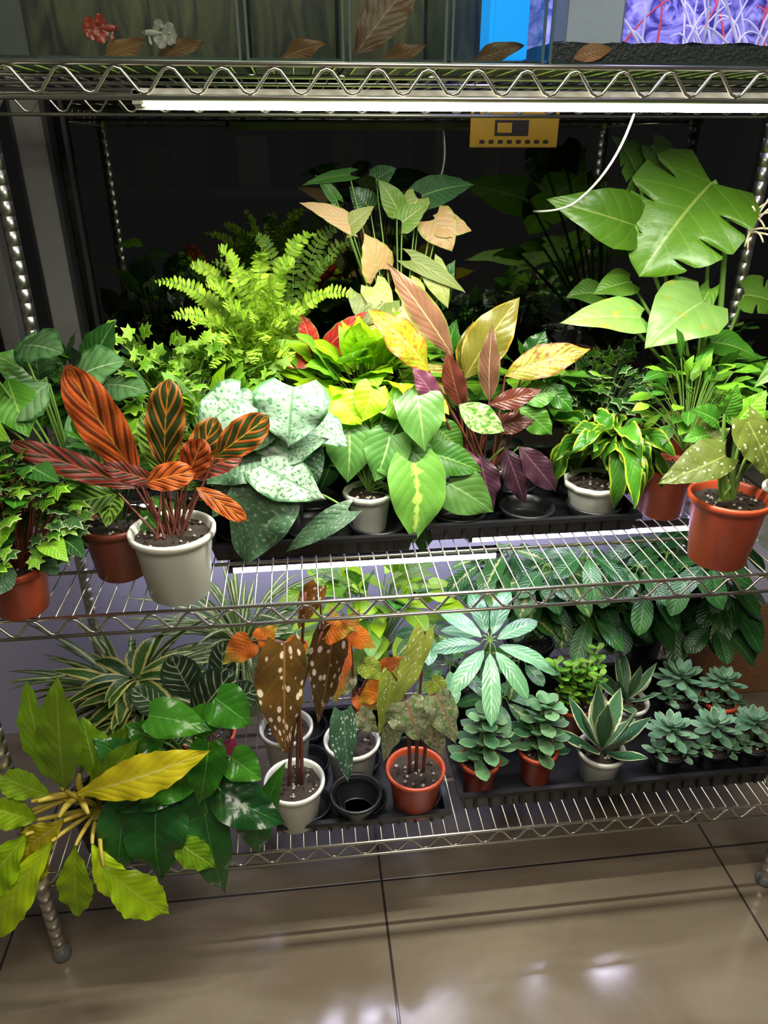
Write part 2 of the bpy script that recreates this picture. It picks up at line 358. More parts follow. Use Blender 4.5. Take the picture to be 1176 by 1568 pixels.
M['pin']=leafmat('leaf_calathea_medallion',(.02,.035,.018),(.035,.07,.03),rib=(.38,.45,.28),ribw=.04,bars=(.36,.42,.28),bN=7,bth=.7,edge=(.03,.07,.03),eW=.12,rough=.3,trans=.1)
M['pinu']=leafmat('leaf_calathea_under',(.2,.015,.05),(.32,.04,.09),trans=.2)
M['sche']=leafmat('leaf_schefflera',(.07,.23,.09),(.16,.37,.17),rib=(.4,.58,.3),vein=(.2,.4,.18),vN=8,vstr=.3,rough=.2,trans=.15,spec=.6)
M['sched']=leafmat('leaf_schefflera_dark',(.01,.06,.012),(.035,.13,.025),rib=(.12,.25,.08),rough=.24,trans=.1,spec=.4)
M['schev']=leafmat('leaf_schefflera_variegated',(.03,.13,.02),(.08,.22,.04),cen=(.5,.53,.18),cW=.12,rough=.25)
M['echv']=leafmat('leaf_echeveria',(.1,.26,.14),(.22,.4,.24),edge=(.4,.5,.32),eW=.12,rough=.45,trans=.05)
M['kal']=leafmat('leaf_kalanchoe_grey',(.06,.2,.08),(.17,.34,.15),edge=(.32,.42,.22),eW=.1,rough=.4,trans=.08)
M['sans']=leafmat('leaf_snake_plant',(.03,.12,.05),(.09,.2,.09),edge=(.65,.68,.36),eW=.2,rough=.35,trans=.1)

# ------------------------------------------------------------------ room shell
def mat_floor():
    g=G('floor_tile_taupe'); o=g.obj(); x,y,z=g.sep(o); S=.74
    def line(c,off):
        f=g.math('FRACT',g.math('DIVIDE',g.math('SUBTRACT',c,off),S))
        d=g.math('MINIMUM',f,g.math('SUBTRACT',1.,f)); return g.rng(d,.0026,.0042)
    ln=g.math('MINIMUM',line(x,.114),line(y,1.053))
    n=g.noise(g.comb(g.math('MULTIPLY',x,1.),g.math('MULTIPLY',y,3.)),2.2,6,1.5); n2=g.noise(o,60,3)
    c=g.mix(g.rng(n,.3,.7),(.15,.115,.08),(.24,.195,.14)); c=g.mix(g.math('MULTIPLY',n2,.25),c,(.13,.1,.07))
    c=g.mix(ln,(.03,.025,.02),c)
    return g.done(g.bsdf(c,g.rng(n,.3,.7,.13,.24),0,.9,g.bump(ln,.5,.002)))
mb=MB('floor'); mb.add([(-4,-3,0),(5,-3,0),(5,6,0),(-4,6,0)],[(0,1,2,3)],mat_floor(),smooth=False); mb.build()
Mwall=simple('wall_lavender_light_tint',(.46,.44,.58),.5,var=.08,scale=4)  # lavender light on the floor behind is put into this colour
mb=MB('wall_back'); box(mb,(-4,1.60,0),(5,1.75,.62),Mwall); mb.build()
g=G('dark_shop_glass'); tr=g.N.new('ShaderNodeBsdfTransparent'); tr.inputs[0].default_value=(.35,.37,.36,1); gl=g.N.new('ShaderNodeBsdfGlossy'); gl.inputs['Roughness'].default_value=.01
fr=g.N.new('ShaderNodeFresnel'); fr.inputs[0].default_value=1.95; mx=g.N.new('ShaderNodeMixShader'); g.L.new(fr.outputs[0],mx.inputs[0]); g.L.new(tr.outputs[0],mx.inputs[1]); g.L.new(gl.outputs[0],mx.inputs[2]); Mglass=g.done(mx.outputs[0])
Mframe=simple('window_frame_grey',(.15,.145,.135),.4,.3)
Mframk=simple('window_gasket_black',(.01,.01,.01),.5)
mb=MB('window_1')
box(mb,(-3.9,1.655,.65),(4.9,1.662,2.7),Mglass)
box(mb,(-.505,1.60,.62),(-.455,1.652,2.7),Mframe,.003); box(mb,(-.455,1.61,.62),(-.447,1.652,2.7),Mframk); box(mb,(-.513,1.61,.62),(-.505,1.652,2.7),Mframk)
box(mb,(-.61,1.60,.62),(-.575,1.652,2.7),Mframe,.003); box(mb,(-.43,1.64,.62),(-.423,1.652,2.7),Mframk); box(mb,(1.3,1.60,.62),(1.34,1.652,2.7),Mframe,.003)
box(mb,(-4,1.59,.62),(5,1.66,.66),Mframe,.004); box(mb,(-4,1.62,2.6),(5,1.66,2.7),Mframe,.004)
mb.build()
mb=MB('wall_far'); box(mb,(-4,5.,0),(5,5.1,3),simple('far_wall_dark',(.008,.008,.008),.8)); mb.build()
Mst=[simple('standin_box_%d'%i,c,.5) for i,c in enumerate(((.08,.05,.03),(.04,.05,.06),(.16,.16,.15),(.03,.06,.04),(.1,.02,.02),(.02,.02,.02),(.14,.1,.03)))]  # box colours for dim shapes in place of glass reflections
mb=MB('shelf_for_dim_reflections')  # added shelf, stands in for dim reflections in the glass
for z in (.3,.75,1.2,1.65,2.1):
    box(mb,(-2.6,3.4,z),(4.2,3.9,z+.03),Mframe); x=-2.55
    while x<4.1:
        w=R.uniform(.05,.2); h=R.uniform(.06,.3)
        if R.random()<.7: box(mb,(x,3.45+R.random()*.1,z+.031),(x+w,3.8,z+.031+h),R.choice(Mst),.006)
        x+=w+R.uniform(.01,.15)
for x in (-2.6,-1.,.6,2.2,3.8): box(mb,(x,3.38,0),(x+.04,3.42,2.5),Mframe)
mb.build()

# ------------------------------------------------------------------ wire rack
X0,X1,Y0,Y1=-.514,.918,.960,1.502
SH=[.237,.775,1.483]
rack=empty('wire_shelving_rack')
for pi,(px,py) in enumerate(((X0,Y0),(X1,Y0),(X0,Y1),(X1,Y1))):
    mb=MB('post_%d'%(pi+1)); prof=[(.006,.0),(.016,.001),(.017,.006),(.016,.02),(.0125,.024)]
    lathe(mb,(px,py,0),prof,M['rubber'],16)
    pr=[(.0125,.024)]; z=.04
    while z<2.15: pr+=[(.0126,z-.0008),(.0121,z-.0004),(.0121,z+.0004),(.0126,z+.0008)]; z+=.0254
    pr+=[(.0127,2.16),(.001,2.165)]
    lathe(mb,(px,py,0),pr,M['post'],16); mb.build(rack)
for si,z in enumerate(SH):
    mb=MB('shelf_%d'%(si+1)); r=.003; zt=z-r; zb=z-.036
    a,b,c,d=X0+.012,X1-.012,Y0,Y1
    for zz in (zt,zb):
        for y in (c,d): tube(mb,[(a,y,zz),(b,y,zz)],r,M['chrome'],8)
        for x in (X0,X1): tube(mb,[(x,c+.012,zz),(x,d-.012,zz)],r,M['chrome'],8)
    def truss(p0,p1):
        p0=V(p0);p1=V(p1);L=(p1-p0).length;n=round(L/.0285);pts=[]
        for i in range(n+1):
            s=1 if i%2 else -1; zc=(zt+zb)/2; h=(zt-zb)/2-.004
            for dd in (-.22,0,.22):
                t=min(max((i+dd)/n,0),1); w=p0.lerp(p1,t); pts.append(V((w.x,w.y,zc+s*h*(1. if dd==0 else .82))))
        tube(mb,pts,.0021,M['chrome'],6)
    for y in (c+.0,d): truss((a,y,0),(b,y,0))
    for x in (X0,X1): truss((x,c+.012,0),(x,d-.012,0))
    n=58
    for i in range(1,n):
        x=a+(b-a)*i/n; tube(mb,[(x,c,z-.001),(x,d,z-.001)],.0013,M['chrome'],6)
    for k in range(1,4):
        y=c+(d-c)*k/4; tube(mb,[(a,y,z-.0055),(b,y,z-.0055)],.003,M['chrome'],6)
    for (px,py) in ((X0,Y0),(X1,Y0),(X0,Y1),(X1,Y1)):
        lathe(mb,(px,py,z-.04),[(.0135,0),(.0185,.001),(.0165,.042),(.0135,.043)],M['chrome'],16)
    mb.build(rack)

# ------------------------------------------------------------------ lamps
Mled=G('led_diffuser'); Mled=Mled.done(Mled.bsdf((.9,.9,.9),.4,emit=(.95,1,.9),es=5))
Mled_added=G('added_led_diffuser_cool'); Mled_added=Mled_added.done(Mled_added.bsdf((.9,.9,.9),.4,emit=(.66,.56,1),es=14))  # diffuser of the added grow lights only
def led(x0,x1,y,z,mat,power,col,r=.006,hm='potw'):
    H=M[hm]
    mb=MB('led_tube_real_or_added'); box(mb,(x0,y-.010,z),(x1,y+.012,z+.008),H,.002); box(mb,(x0,y+.0085,z-.0128),(x1,y+.012,z+.002),H)  # upper tube is real, tubes under the middle shelf are added
    tube(mb,[(x0+.01,y,z-.003),(x1-.01,y,z-.003)],r,mat,12)
    for x in (x0,x1-.012): box(mb,(x,y-.010,z-.010),(x+.012,y+.012,z+.008),H,.002)
    o=mb.build()
    L=bpy.data.lights.new('led_lamp_real_or_added','AREA'); L.shape='RECTANGLE'; L.size=x1-x0-.05; L.size_y=.015; L.energy=power; L.color=col
    lo=bpy.data.objects.new('lamp',L); lo.location=((x0+x1)/2,y,z-.0115); lo.parent=o; COL.objects.link(lo)
led(-.175,.74,.985,1.449,Mled,19,(1,1,.88))
led(-.15,.35,1.17,.722,Mled_added,3.2,(.85,.86,1),.010,'hous_added')  # added grow light, invented to brighten the lower plants
led(.3,.85,1.235,.722,Mled_added,3.6,(.85,.86,1),.010,'hous_added')  # another added tube for the lower plants
led(-.4,.7,1.46,.722,Mled_added,3.,(.85,.86,1),.008,'hous_added')  # added rear tube, also invented for the lower level
def area(name,loc,rot,sx,sy,p,col):
    L=bpy.data.lights.new(name,'AREA'); L.shape='RECTANGLE'; L.size=sx; L.size_y=sy; L.energy=p; L.color=col
    o=bpy.data.objects.new(name,L); o.location=loc; o.rotation_euler=[math.radians(a) for a in rot]; COL.objects.link(o)
area('ceiling_light',(.3,-.4,2.65),(32,0,0),1.4,.8,37,(1,.92,.78))
area('added_back_room_light',(.5,2.6,2.9),(0,0,0),.8,.4,8,(1,.9,.8))  # added lamp, brightens the stand-in shelf behind the glass
area('aquarium_hood_light',(.52,1.15,1.75),(0,0,0),.35,.2,2.,(.5,.4,1))
area('aquarium_hood_light',(-.05,1.15,1.75),(0,0,0),.6,.15,.7,(.9,1,.85))
w=bpy.data.worlds.new('world'); sc.world=w; w.use_nodes=True
w.node_tree.nodes['Background'].inputs[0].default_value=(.95,.95,.9,1); w.node_tree.nodes['Background'].inputs[1].default_value=.055

# ------------------------------------------------------------------ trays
def tray(x0,x1,y0,y1,z,h,nx,ny,holes=True):
    mb=MB('black_nursery_tray'); m=M['black']; t=.008
    def ring(ins,zz): return [(x0+ins,y0+ins,zz),(x1-ins,y0+ins,zz),(x1-ins,y1-ins,zz),(x0+ins,y1-ins,zz)]
    prof=[ring(t,z),ring(0.002,z+h-.008),ring(-.004,z+h-.008),ring(-.004,z+h),ring(.006,z+h),ring(t+.006,z+.004)]
    vs=sum(prof,[]);fs=[]
    for i in range(5):
        for k in range(4): k2=(k+1)%4; fs.append((i*4+k,i*4+k2,i*4+4+k2,i*4+4+k))
    fs+=[(0,3,2,1),(20,21,22,23)]; mb.add(vs,fs,m,smooth=False)
    nr=int((x1-x0)/.03)
    for i in range(1,nr):
        x=x0+(x1-x0)*i/nr
        for yy in (y0,y1): box(mb,(x-.003,yy-.0005 if yy==y0 else yy-.006,z+.006),(x+.003,yy+.006 if yy==y0 else yy+.0005,z+h-.008),m)
    if holes:
        dx=(x1-x0)/nx;dy=(y1-y0)/ny;r=min(dx,dy)*.46
        for i in range(nx):
            for j in range(ny):
                lathe(mb,(x0+dx*(i+.5),y0+dy*(j+.5),z),[(r*.7,.005),(r*.8,h*.5),(r,h-.004),(r,h+.001),(r*.93,h+.001),(r*.9,h*.6),(r*.7,.008),(.001,.008)],m,24)
    return mb.build()
tray(-.165,.175,1.09,1.42,.776,.035,3,3)
tray(.205,.585,1.12,1.45,.776,.035,3,3)
tray(-.085,.235,.985,1.30,.238,.03,3,3)
tray(.262,.90,1.005,1.36,.238,.045,5,3,False)

# ================================================================== MIDDLE SHELF PLANTS
SZ=.776
p=PL('potted_calathea',(-.205,1.008,.885),.97,1.06,.5,-.125); mb=p.mb
pot(mb,-.205,1.008,SZ,.064,.112,M['potw'],M['soil'])
for (bx,bz,tx,tz,w,yb,yt,m,a) in [(-48,80,-135,237,66,0,-10,'cal_or',.06),(-12,94,-6,222,58,10,25,'cal_dk',.05),(62,108,140,162,52,10,0,'cal_dk',.12),
    (25,88,60,168,48,25,35,'cal_dk',.08),(-50,66,-215,135,38,-10,-25,'cal_red',.12),(-35,70,40,84,42,-25,-30,'cal_or',.1),(25,74,48,132,48,-15,-15,'cal_or',.05),
    (38,62,115,8,30,-10,-20,'cal_or',.15),(-80,60,-170,40,48,10,0,'cal_gr',.1),(-20,85,-52,180,40,35,50,'cal_gr',.1),(-55,75,-105,130,44,30,40,'cal_gr',.1),
    (10,80,100,110,36,30,40,'cal_red',.1),(-10,70,-90,100,28,-20,-30,'cal_red',.1)]:
    b=p.lf(bx,bz,tx,tz,w,M[m],'oval',yb,yt,arch=a,wav=.06,wf=3,n=(0,-.9,.45),nu=18,nv=8); a0=p.P(bx*.3+R.uniform(-10,10),-12,R.uniform(-15,20))
    p.st(a0,b,.0022,M['stemr'])
for _ in range(12):
    a0=p.P(R.uniform(-22,22),-14,R.uniform(-20,20)); p.st(a0,p.P(R.uniform(-35,35),R.uniform(40,70),R.uniform(-10,25)),.002,M['stemr'])
mb.build()
mb=MB('potted_rattlesnake_calathea'); pot(mb,-.305,1.08,SZ,.056,.095,M['potb'],M['soil'])
bush(mb,(-.305,1.09,.90),26,(.09,.06,.11),.075,[M['cal_gr'],M['green'],M['dgreen']],M['stemd'],'ov',.4,.45); mb.build()
mb=MB('potted_variegated_ivy'); pot(mb,-.432,.985,SZ,.05,.08,M['pott'],M['soil'])
bush(mb,(-.425,.99,.90),150,(.10,.07,.15),.032,[M['ivyl'],M['ivyg'],M['ivyd']],M['stemr'],'ivy',.4,1.1)
bush(mb,(-.425,.99,.92),26,(.09,.06,.13),.055,[M['green'],M['lgreen'],M['dgreen']],M['stemr'],'arrow',.5,.7)
bush(mb,(-.43,.97,.86),16,(.07,.05,.05),.05,[M['satin2'],M['dgreen']],M['stemr'],'oval',.6,.6); mb.build()
mb=MB('potted_aglaonema'); pot(mb,-.39,1.2,SZ,.055,.1,M['black'],M['soil'])
c=V((-.365,1.18,.975))
for (dx,dz,dy,tx,tz,ty,w,m) in [(.0,.04,0,.10,.08,-.03,.09,'alo'),(.0,.0,-.03,.075,-.04,-.08,.08,'alo'),(-.03,.04,0,-.09,-.01,-.04,.08,'alo'),(-.06,.10,0,.02,.10,-.06,.075,'alo'),
    (-.09,.05,0,-.06,-.03,-.05,.07,'green'),(0,-.03,-.05,.05,-.1,-.09,.07,'alo'),(.02,.03,.03,.08,.13,.03,.07,'dgreen'),(-.05,.04,.02,-.04,.12,.02,.07,'alo'),(-.12,.13,-.05,-.06,.12,-.12,.07,'lgreen'),
    (-.1,.0,-.05,-.12,-.08,-.1,.07,'lgreen'),(-.05,.02,.05,-.12,.08,.04,.07,'green'),(.04,.02,.05,.12,.02,.0,.07,'alo')]:
    b=c+V((dx,dy,dz+.05)); leaf(mb,b,c+V((tx,ty,tz+.05)),w,M[m],'ov',(0,-.6,.8),arch=.15,wav=.03); stem(mb,(-.39,1.2,.86),b,.0025,M['stemg'])
mb.build()
mb=MB('potted_english_ivy'); pot(mb,-.21,1.3,SZ,.06,.11,M['potw'],M['soil'])
bush(mb,(-.20,1.26,.985),190,(.13,.08,.11),.036,[M['ivyg'],M['ivyl'],M['ivyg']],M['stemg'],'ivy',.3,1.1)
for k in range(6):
    e=V((-.30+.05*k,1.24,1.07+R.uniform(.0,.05))); stem(mb,(-.2,1.26,.98),e,.0015,M['stemg'])
    for j in range(7): q=e+V((R.uniform(-.03,.03),R.uniform(-.02,.02),R.uniform(-.03,.03))); ivy(mb,q,q+V((R.uniform(-.03,.03),-.01,R.uniform(-.02,.02))),.034,M['ivyg'])
mb.build()
mb=MB('potted_golden_pothos'); pot(mb,-.17,1.17,SZ,.05,.1,M['black'],M['soil'])
bush(mb,(-.15,1.17,.95),50,(.12,.07,.10),.06,[M['lgreen'],M['neon'],M['pale'],M['lgreen']],M['stemg'],'heart',.4,.75); mb.build()
p=PL('potted_satin_pothos',(-.051,1.12,.95),1.07,1.15,.5,-.065); mb=p.mb; pot(mb,-.05,1.17,SZ+.01,.05,.09,M['black'],M['soil'])
for (bx,bz,tx,tz,w,yb,yt,m) in [(28,98,22,8,112,-10,-45,'satin'),(-45,85,-112,30,80,-10,-30,'satin'),(-25,92,-40,35,70,10,-10,'satin'),(-18,-15,78,-72,78,-40,-60,'satin'),
    (0,-45,-42,-168,108,-50,-60,'satin2'),(5,0,80,20,50,-20,-25,'satin'),(112,-90,18,-152,38,-50,-60,'satin2'),(-25,5,-95,-40,80,-20,-40,'satin2'),(0,60,-70,0,70,0,-30,'satin2'),(40,20,60,-60,60,0,-30,'satin2'),
    (-60,40,-120,-10,60,0,-20,'satin2'),(60,50,110,10,56,10,-10,'satin'),(-40,-30,-90,-90,60,-20,-40,'satin2')]:
    b=p.lf(bx,bz,tx,tz,w,M[m],'heart',yb,yt,arch=.14,wav=.06,wf=2,n=(R.uniform(-.25,.25),-.75,.65),nu=16,nv=8); p.st((-.05,1.17,.87),b,.0022,M['stemg'],(0,0,.03))
mb.build()
mb=MB('potted_neon_pothos'); pot(mb,.12,1.33,SZ+.01,.05,.1,M['black'],M['soil'])
bush(mb,(.115,1.285,1.0),85,(.13,.075,.09),.07,[M['neon'],M['neon'],M['neon'],M['lgreen']],M['stemg'],'heart',.3,.75,front=.15,var=.25,el=(-.1,1.4)); mb.build()
p=PL('potted_red_syngonium',(.035,1.37,1.06),1.2,1.2); mb=p.mb; pot(mb,.03,1.42,SZ,.05,.1,M['black'],M['soil'])
for (bx,bz,tx,tz,w,yb,yt) in [(-15,-2,-28,46,32,-40,-40),(12,-5,72,44,34,-40,-50),(-20,-18,-75,-10,34,-60,-70),(-10,-25,-60,-45,36,-80,-100),(20,-10,85,8,30,-50,-60)]:
    b=p.lf(bx,bz,tx,tz,w,M['red'],'heart',yb,yt,arch=.1,wav=.06); p.st((.03,1.42,.88),b,.002,M['stemg'])
mb.build()
def frond(mb,a,b,c,L,m,n=30,rs=.0012):
    pts=bez(a,b,c,n); tube(mb,pts,[rs*(1.2-.8*i/n) for i in range(n+1)],M['stemg'],4,False)
    up=V((R.uniform(-.5,.5),-.7,.6))
    for i in range(2,n+1):
        q=i/n; T=(pts[i]-pts[i-1]).normalized(); s=T.cross(up).normalized(); N=s.cross(T)
        l=L*min(1,q*5)*(1-q)**.45+.004
        for sg in (-1,1):
            d=(s*sg+T*.3+N*R.uniform(-.5,.6)).normalized()
            leaf(mb,pts[i],pts[i]+d*l*R.uniform(.85,1.15),l*.42,m,'strap',N,nu=4,nv=2,arch=-.12,wav=.12)
mb=MB('potted_boston_fern'); pot(mb,-.075,1.36,SZ,.065,.13,M['potw'],M['soil'])
o=V((-.074,1.33,.98))
for (tx,tz,ty,h) in [(-.155,.22,-.05,.05),(-.10,.24,-.02,.05),(-.05,.27,-.04,.03),(.02,.26,-.05,.07),(.07,.24,.0,.08),(.17,.19,-.04,.1),(.11,.28,.05,.06),(.05,.19,-.12,.09),(-.1,.16,-.12,.08),
    (.02,.14,-.15,.1),(-.04,.19,-.13,.07),(.06,.11,-.14,.1),(-.12,.18,.05,.08),(.08,.17,-.08,.1),(-.01,.22,.05,.05),(-.07,.1,-.14,.1),(.04,.22,-.1,.06),(-.13,.17,-.08,.06),(0,.23,-.09,.06),(-.07,.22,-.09,.06),(.05,.16,-.14,.12),(.0,.11,-.16,.12),
    (-.09,.13,-.1,.1),(.0,.17,-.13,.1),(-.05,.14,-.15,.1)]:
    frond(mb,o+V((R.uniform(-.02,.02),R.uniform(-.02,.02),-.06)),o+V((tx*.25,ty*.3,tz*.9+h*.6)),o+V((tx,ty,tz)),.023,M['fern'],36)
mb.build()
mb=MB('potted_sword_fern'); pot(mb,-.03,1.45,SZ,.05,.12,M['black'],M['soil'])
o=V((-.02,1.45,1.02))
for (tx,tz,ty) in [(-.13,.19,-.03),(-.05,.23,0),(.03,.22,.02),(.09,.19,-.02),(.13,.22,0),(-.1,.12,-.05),(.0,.15,-.05),(.1,.24,.03)]:
    frond(mb,o+V((0,0,-.1)),o+V((tx*.2,0,tz)),o+V((tx,ty,tz)),.024,M['fernd'],24)
mb.build()
p=PL('potted_pink_syngonium',(.173,1.4,1.141),1.21,1.18,.2,.0); mb=p.mb; pot(mb,.19,1.43,SZ,.055,.11,M['black'],M['soil'])
for (bx,bz,tx,tz,w,yb,yt,m) in [(-20,46,-42,98,62,0,-10,'pink'),(62,118,88,70,58,0,-20,'pink'),(-62,112,-135,143,30,0,0,'pink'),(-66,108,-26,138,30,0,0,'pinkg'),(8,135,-20,175,36,10,10,'pinkg'),
    (15,115,50,140,40,0,0,'pinkg'),(48,155,125,170,50,30,30,'dgreen'),(30,60,112,8,30,0,-20,'pinkg'),(22,20,45,-35,46,-20,-40,'pink'),(-30,20,-5,-30,44,-20,-40,'pinkg'),
    (-60,185,-130,170,20,30,30,'green'),(-20,180,10,195,32,40,40,'dgreen'),(60,50,85,-15,40,0,-20,'pinkg'),(-10,0,-50,-40,46,-30,-50,'pinkg'),(75,0,100,60,40,20,20,'dgreen'),(-80,150,-110,185,20,30,30,'green'),
    (70,110,118,100,40,-5,-10,'pink'),(-20,-20,-20,-70,44,-40,-70,'pink'),(10,-10,60,-60,40,-40,-60,'pink'),(-50,10,-40,-50,40,-20,-40,'pinkg'),(40,150,20,110,40,20,10,'pinkg'),(-30,140,-60,170,40,40,40,'dgreen')]:
    b=p.lf(bx,bz,tx,tz,w,M[m],'arrow',yb,yt,arch=.12,n=(R.uniform(-.3,.3),-.85,.5),wav=.03); p.st(p.P(25,-150,10),b,.0018,M['stemg'],(-.01,0,.02))
mb.build()
p=PL('potted_heartleaf_philodendron',(.105,1.185,.852),1.14,1.24); mb=p.mb; pot(mb,.105,1.175,.783,.044,.075,M['potw'],M['soil'],flute=.02,nf=12)
for (bx,bz,tx,tz,w,yb,yt,m) in [(-28,90,-34,12,72,-20,-45,'heart'),(72,142,80,52,82,-10,-50,'heart'),(32,80,6,12,72,-25,-50,'heart'),(66,36,60,-85,96,-50,-90,'brasil'),(120,4,188,-44,74,-40,-60,'heart'),
    (100,50,172,18,52,-20,-40,'green'),(85,-50,80,-105,44,-30,-40,'dgreen'),(-30,120,-60,60,60,10,-10,'lgreen'),(10,100,40,60,60,0,-20,'heart'),(0,130,-10,80,50,20,0,'lgreen'),
    (40,120,90,90,60,20,0,'green'),(20,60,50,10,50,-30,-50,'heart'),(110,90,150,50,50,10,0,'green'),(-10,70,-60,40,50,10,0,'green'),(-50,60,-75,0,40,10,0,'dgreen'),(60,60,110,10,56,-20,-30,'heart'),
    (-40,135,-10,95,54,-10,-30,'neon'),(10,150,-10,100,54,-10,-30,'neon'),(30,140,50,100,54,-5,-20,'lgreen'),(-60,110,-80,60,50,0,-10,'lgreen')]:
    b=p.lf(bx,bz,tx,tz,w,M[m],'heart',yb,yt,arch=.14,n=(R.uniform(-.3,.3),-.85,.5),nu=16,nv=8,wav=.03,wf=2); p.st((.105,1.175,.855),b,.002,M['stemg'],(0,-.01,.03))
mb.build()
p=PL('potted_bronze_philodendron',(.318,1.22,.905),1.1,1.12,.5,.055); mb=p.mb; pot(mb,.325,1.24,.783,.05,.08,M['black'],M['soil'])
for (bx,bz,tx,tz,w,yb,yt,m) in [(-90,130,-180,220,58,-20,-30,'ph_yel'),(-48,160,-142,295,46,10,10,'ph_pk'),(-25,125,62,248,70,20,25,'ph_ol'),(8,82,14,202,36,-10,0,'ph_pk'),(35,122,168,158,54,0,-10,'ph_yel'),
    (-40,72,-62,162,36,-20,-20,'ph_rd'),(2,72,82,92,32,-30,-40,'ph_rd'),(-82,78,-118,132,36,-40,-40,'ph_pu'),(-48,72,20,24,46,-40,-60,'pale'),(-18,-10,0,-105,50,-50,-70,'ph_dk'),
    (50,0,112,-82,48,-40,-50,'ph_dk'),(25,0,55,-100,44,-40,-60,'ph_dk'),(-40,0,-30,-70,40,-50,-70,'ph_pu'),(60,85,122,96,44,0,0,'green'),(10,40,80,45,36,0,-20,'ph_rd'),(-95,150,-40,90,40,20,0,'ph_yel'),
    (60,70,110,20,46,0,-20,'green'),(-20,130,-5,220,44,40,50,'ph_ol'),(80,150,110,200,40,40,40,'dgreen'),(-60,40,-100,0,40,0,-20,'green'),(100,110,150,60,40,20,0,'green')]:
    b=p.lf(bx,bz,tx,tz,w,M[m],'ov',yb,yt,arch=.1,wav=.06,wf=3,n=(R.uniform(-.35,.35),-.85,.5),nu=18,nv=8); p.st(p.P(R.uniform(-25,20),-60,R.uniform(-10,20)),b,.0026,M['stemr'] if bz>30 else M['stemg'],(0,0,.01))
mb.build()
mb=MB('potted_curly_birds_nest_fern'); pot(mb,.525,1.19,.783,.056,.068,M['potw'],M['soil'],flute=.03,nf=10)
o=V((.54,1.19,.905))
for i in range(54):
    az=R.uniform(0,6.28); L=R.uniform(.07,.125); d=V((math.cos(az),math.sin(az),0)); up=R.uniform(.02,.09)
    b=o+d*R.uniform(.0,.02)+V((0,0,up*.4)); e=b+d*L*R.uniform(.5,.95)-V((0,0,R.uniform(-.03,.12)))
    leaf(mb,b,e,.034,M['curl'],'strap',d*.3+V((0,-.2,1)),arch=.5,twist=R.uniform(-2.8,2.8),wav=.2,wf=2,nu=14,nv=4,fold=.4)
mb.build()
mb=MB('potted_dark_ivy'); pot(mb,.6,1.38,SZ,.05,.1,M['black'],M['soil'])
bush(mb,(.58,1.33,.95),150,(.11,.08,.10),.038,[M['ivyd'],M['ivyd'],M['ivyl']],M['stemd'],'ivy',.4,1.05)
bush(mb,(.45,1.33,.96),34,(.08,.06,.09),.06,[M['green'],M['lgreen'],M['dgreen']],M['stemg'],'heart',.4,.8); mb.build()
p=PL('potted_monstera',(.694,1.35,1.09),1.13,1.08,.25,.16); mb=p.mb; pot(mb,.74,1.36,SZ,.07,.12,M['pott'],M['soil'])
for (bx,bz,tx,tz,w,yb,yt,m,no) in [(72,232,-64,82,195,0,-40,'mons',4),(-62,165,-208,202,88,-20,-40,'mons',0),(-30,240,-72,310,90,40,40,'monb',4),(24,38,-90,-38,118,-80,-120,'monp',0),(-70,14,-215,8,74,-60,-90,'monp',0),
    (165,5,-10,-98,90,-260,-300,'monp',4),(65,62,8,-30,34,-20,-40,'lgreen',0),(-100,60,-165,55,60,30,20,'monb',0),(-50,80,-120,60,60,30,20,'monb',0),(120,50,180,20,90,-30,-60,'monb',3),(60,-30,120,-60,60,-40,-80,'green',0),
    (0,300,30,240,70,60,60,'monb',0),(130,-20,190,-60,80,-200,-240,'green',0)]:
    b=p.lf(bx,bz,tx,tz,w,M[m],'mons' if m=='mons' and no else 'wing',yb,yt,arch=.16,fold=.25,n=(-.35,-.85,.35) if m=='mons' else (0,-.6,.75),nu=44,nv=14,notch=no,wav=.02,wf=2); p.st(p.P(60,-140,20) if yb>-200 else (.80,1.1,.87),b,.004,M['stemg'],(.015,0,.0))
for k in range(12):
    a0=p.P(118,170+R.uniform(-30,10),-40); e=p.P(118+R.uniform(-25,50),165+R.uniform(-55,35),-60)
    tube(mb,bez(a0,(a0+e)*.5+V((R.uniform(-.015,.015),-.01,R.uniform(.0,.03))),e,7),.0018,M['root'],5)
tube(mb,[p.P(75,235,0),p.P(96,180,-10),p.P(98,120,0),p.P(95,20,0),p.P(70,-150,20)],[.0045,.0045,.005,.006,.007],M['stemg'],8)
mb.build()
p=PL('potted_polka_dot_begonia',(.668,1.01,.897),.99,1.06,.5,.2); mb=p.mb; pot(mb,.676,1.01,SZ,.064,.12,M['pott'],M['soil'])
for (bx,bz,tx,tz,w,yb,yt,m) in [(-10,62,-128,22,68,-10,-20,'beg_g'),(22,118,48,15,70,-10,-40,'beg_g'),(0,110,-60,60,46,20,10,'beg_g'),(50,100,95,60,60,0,0,'beg_g'),(-5,120,-50,140,40,20,20,'green'),
     (30,120,75,165,50,20,20,'lgreen'),(55,60,90,10,40,0,-10,'beg_g'),(-10,100,-70,90,40,20,10,'green'),(0,130,20,175,36,10,10,'green')]:
    b=p.lf(bx,bz,tx,tz,w,M[m],'wing',yb,yt,arch=.1,asym=.18,n=(0,-.7,.7),wav=.03,nu=16,nv=8); p.st(p.P(R.uniform(-15,25),-14,0),b,.0035,M['stemg'],(-.008,0,.0))
mb.build()
mb=MB('potted_peperomia'); pot(mb,.66,1.19,SZ,.055,.1,M['pott'],M['soil'])
bush(mb,(.68,1.18,.97),60,(.09,.07,.11),.045,[M['green'],M['lgreen'],M['ivyg']],M['stemg'],'ov',.4,.55); mb.build()
mb=MB('potted_leafy_shrub'); pot(mb,.81,1.04,SZ,.05,.11,M['potw'],M['soil'])
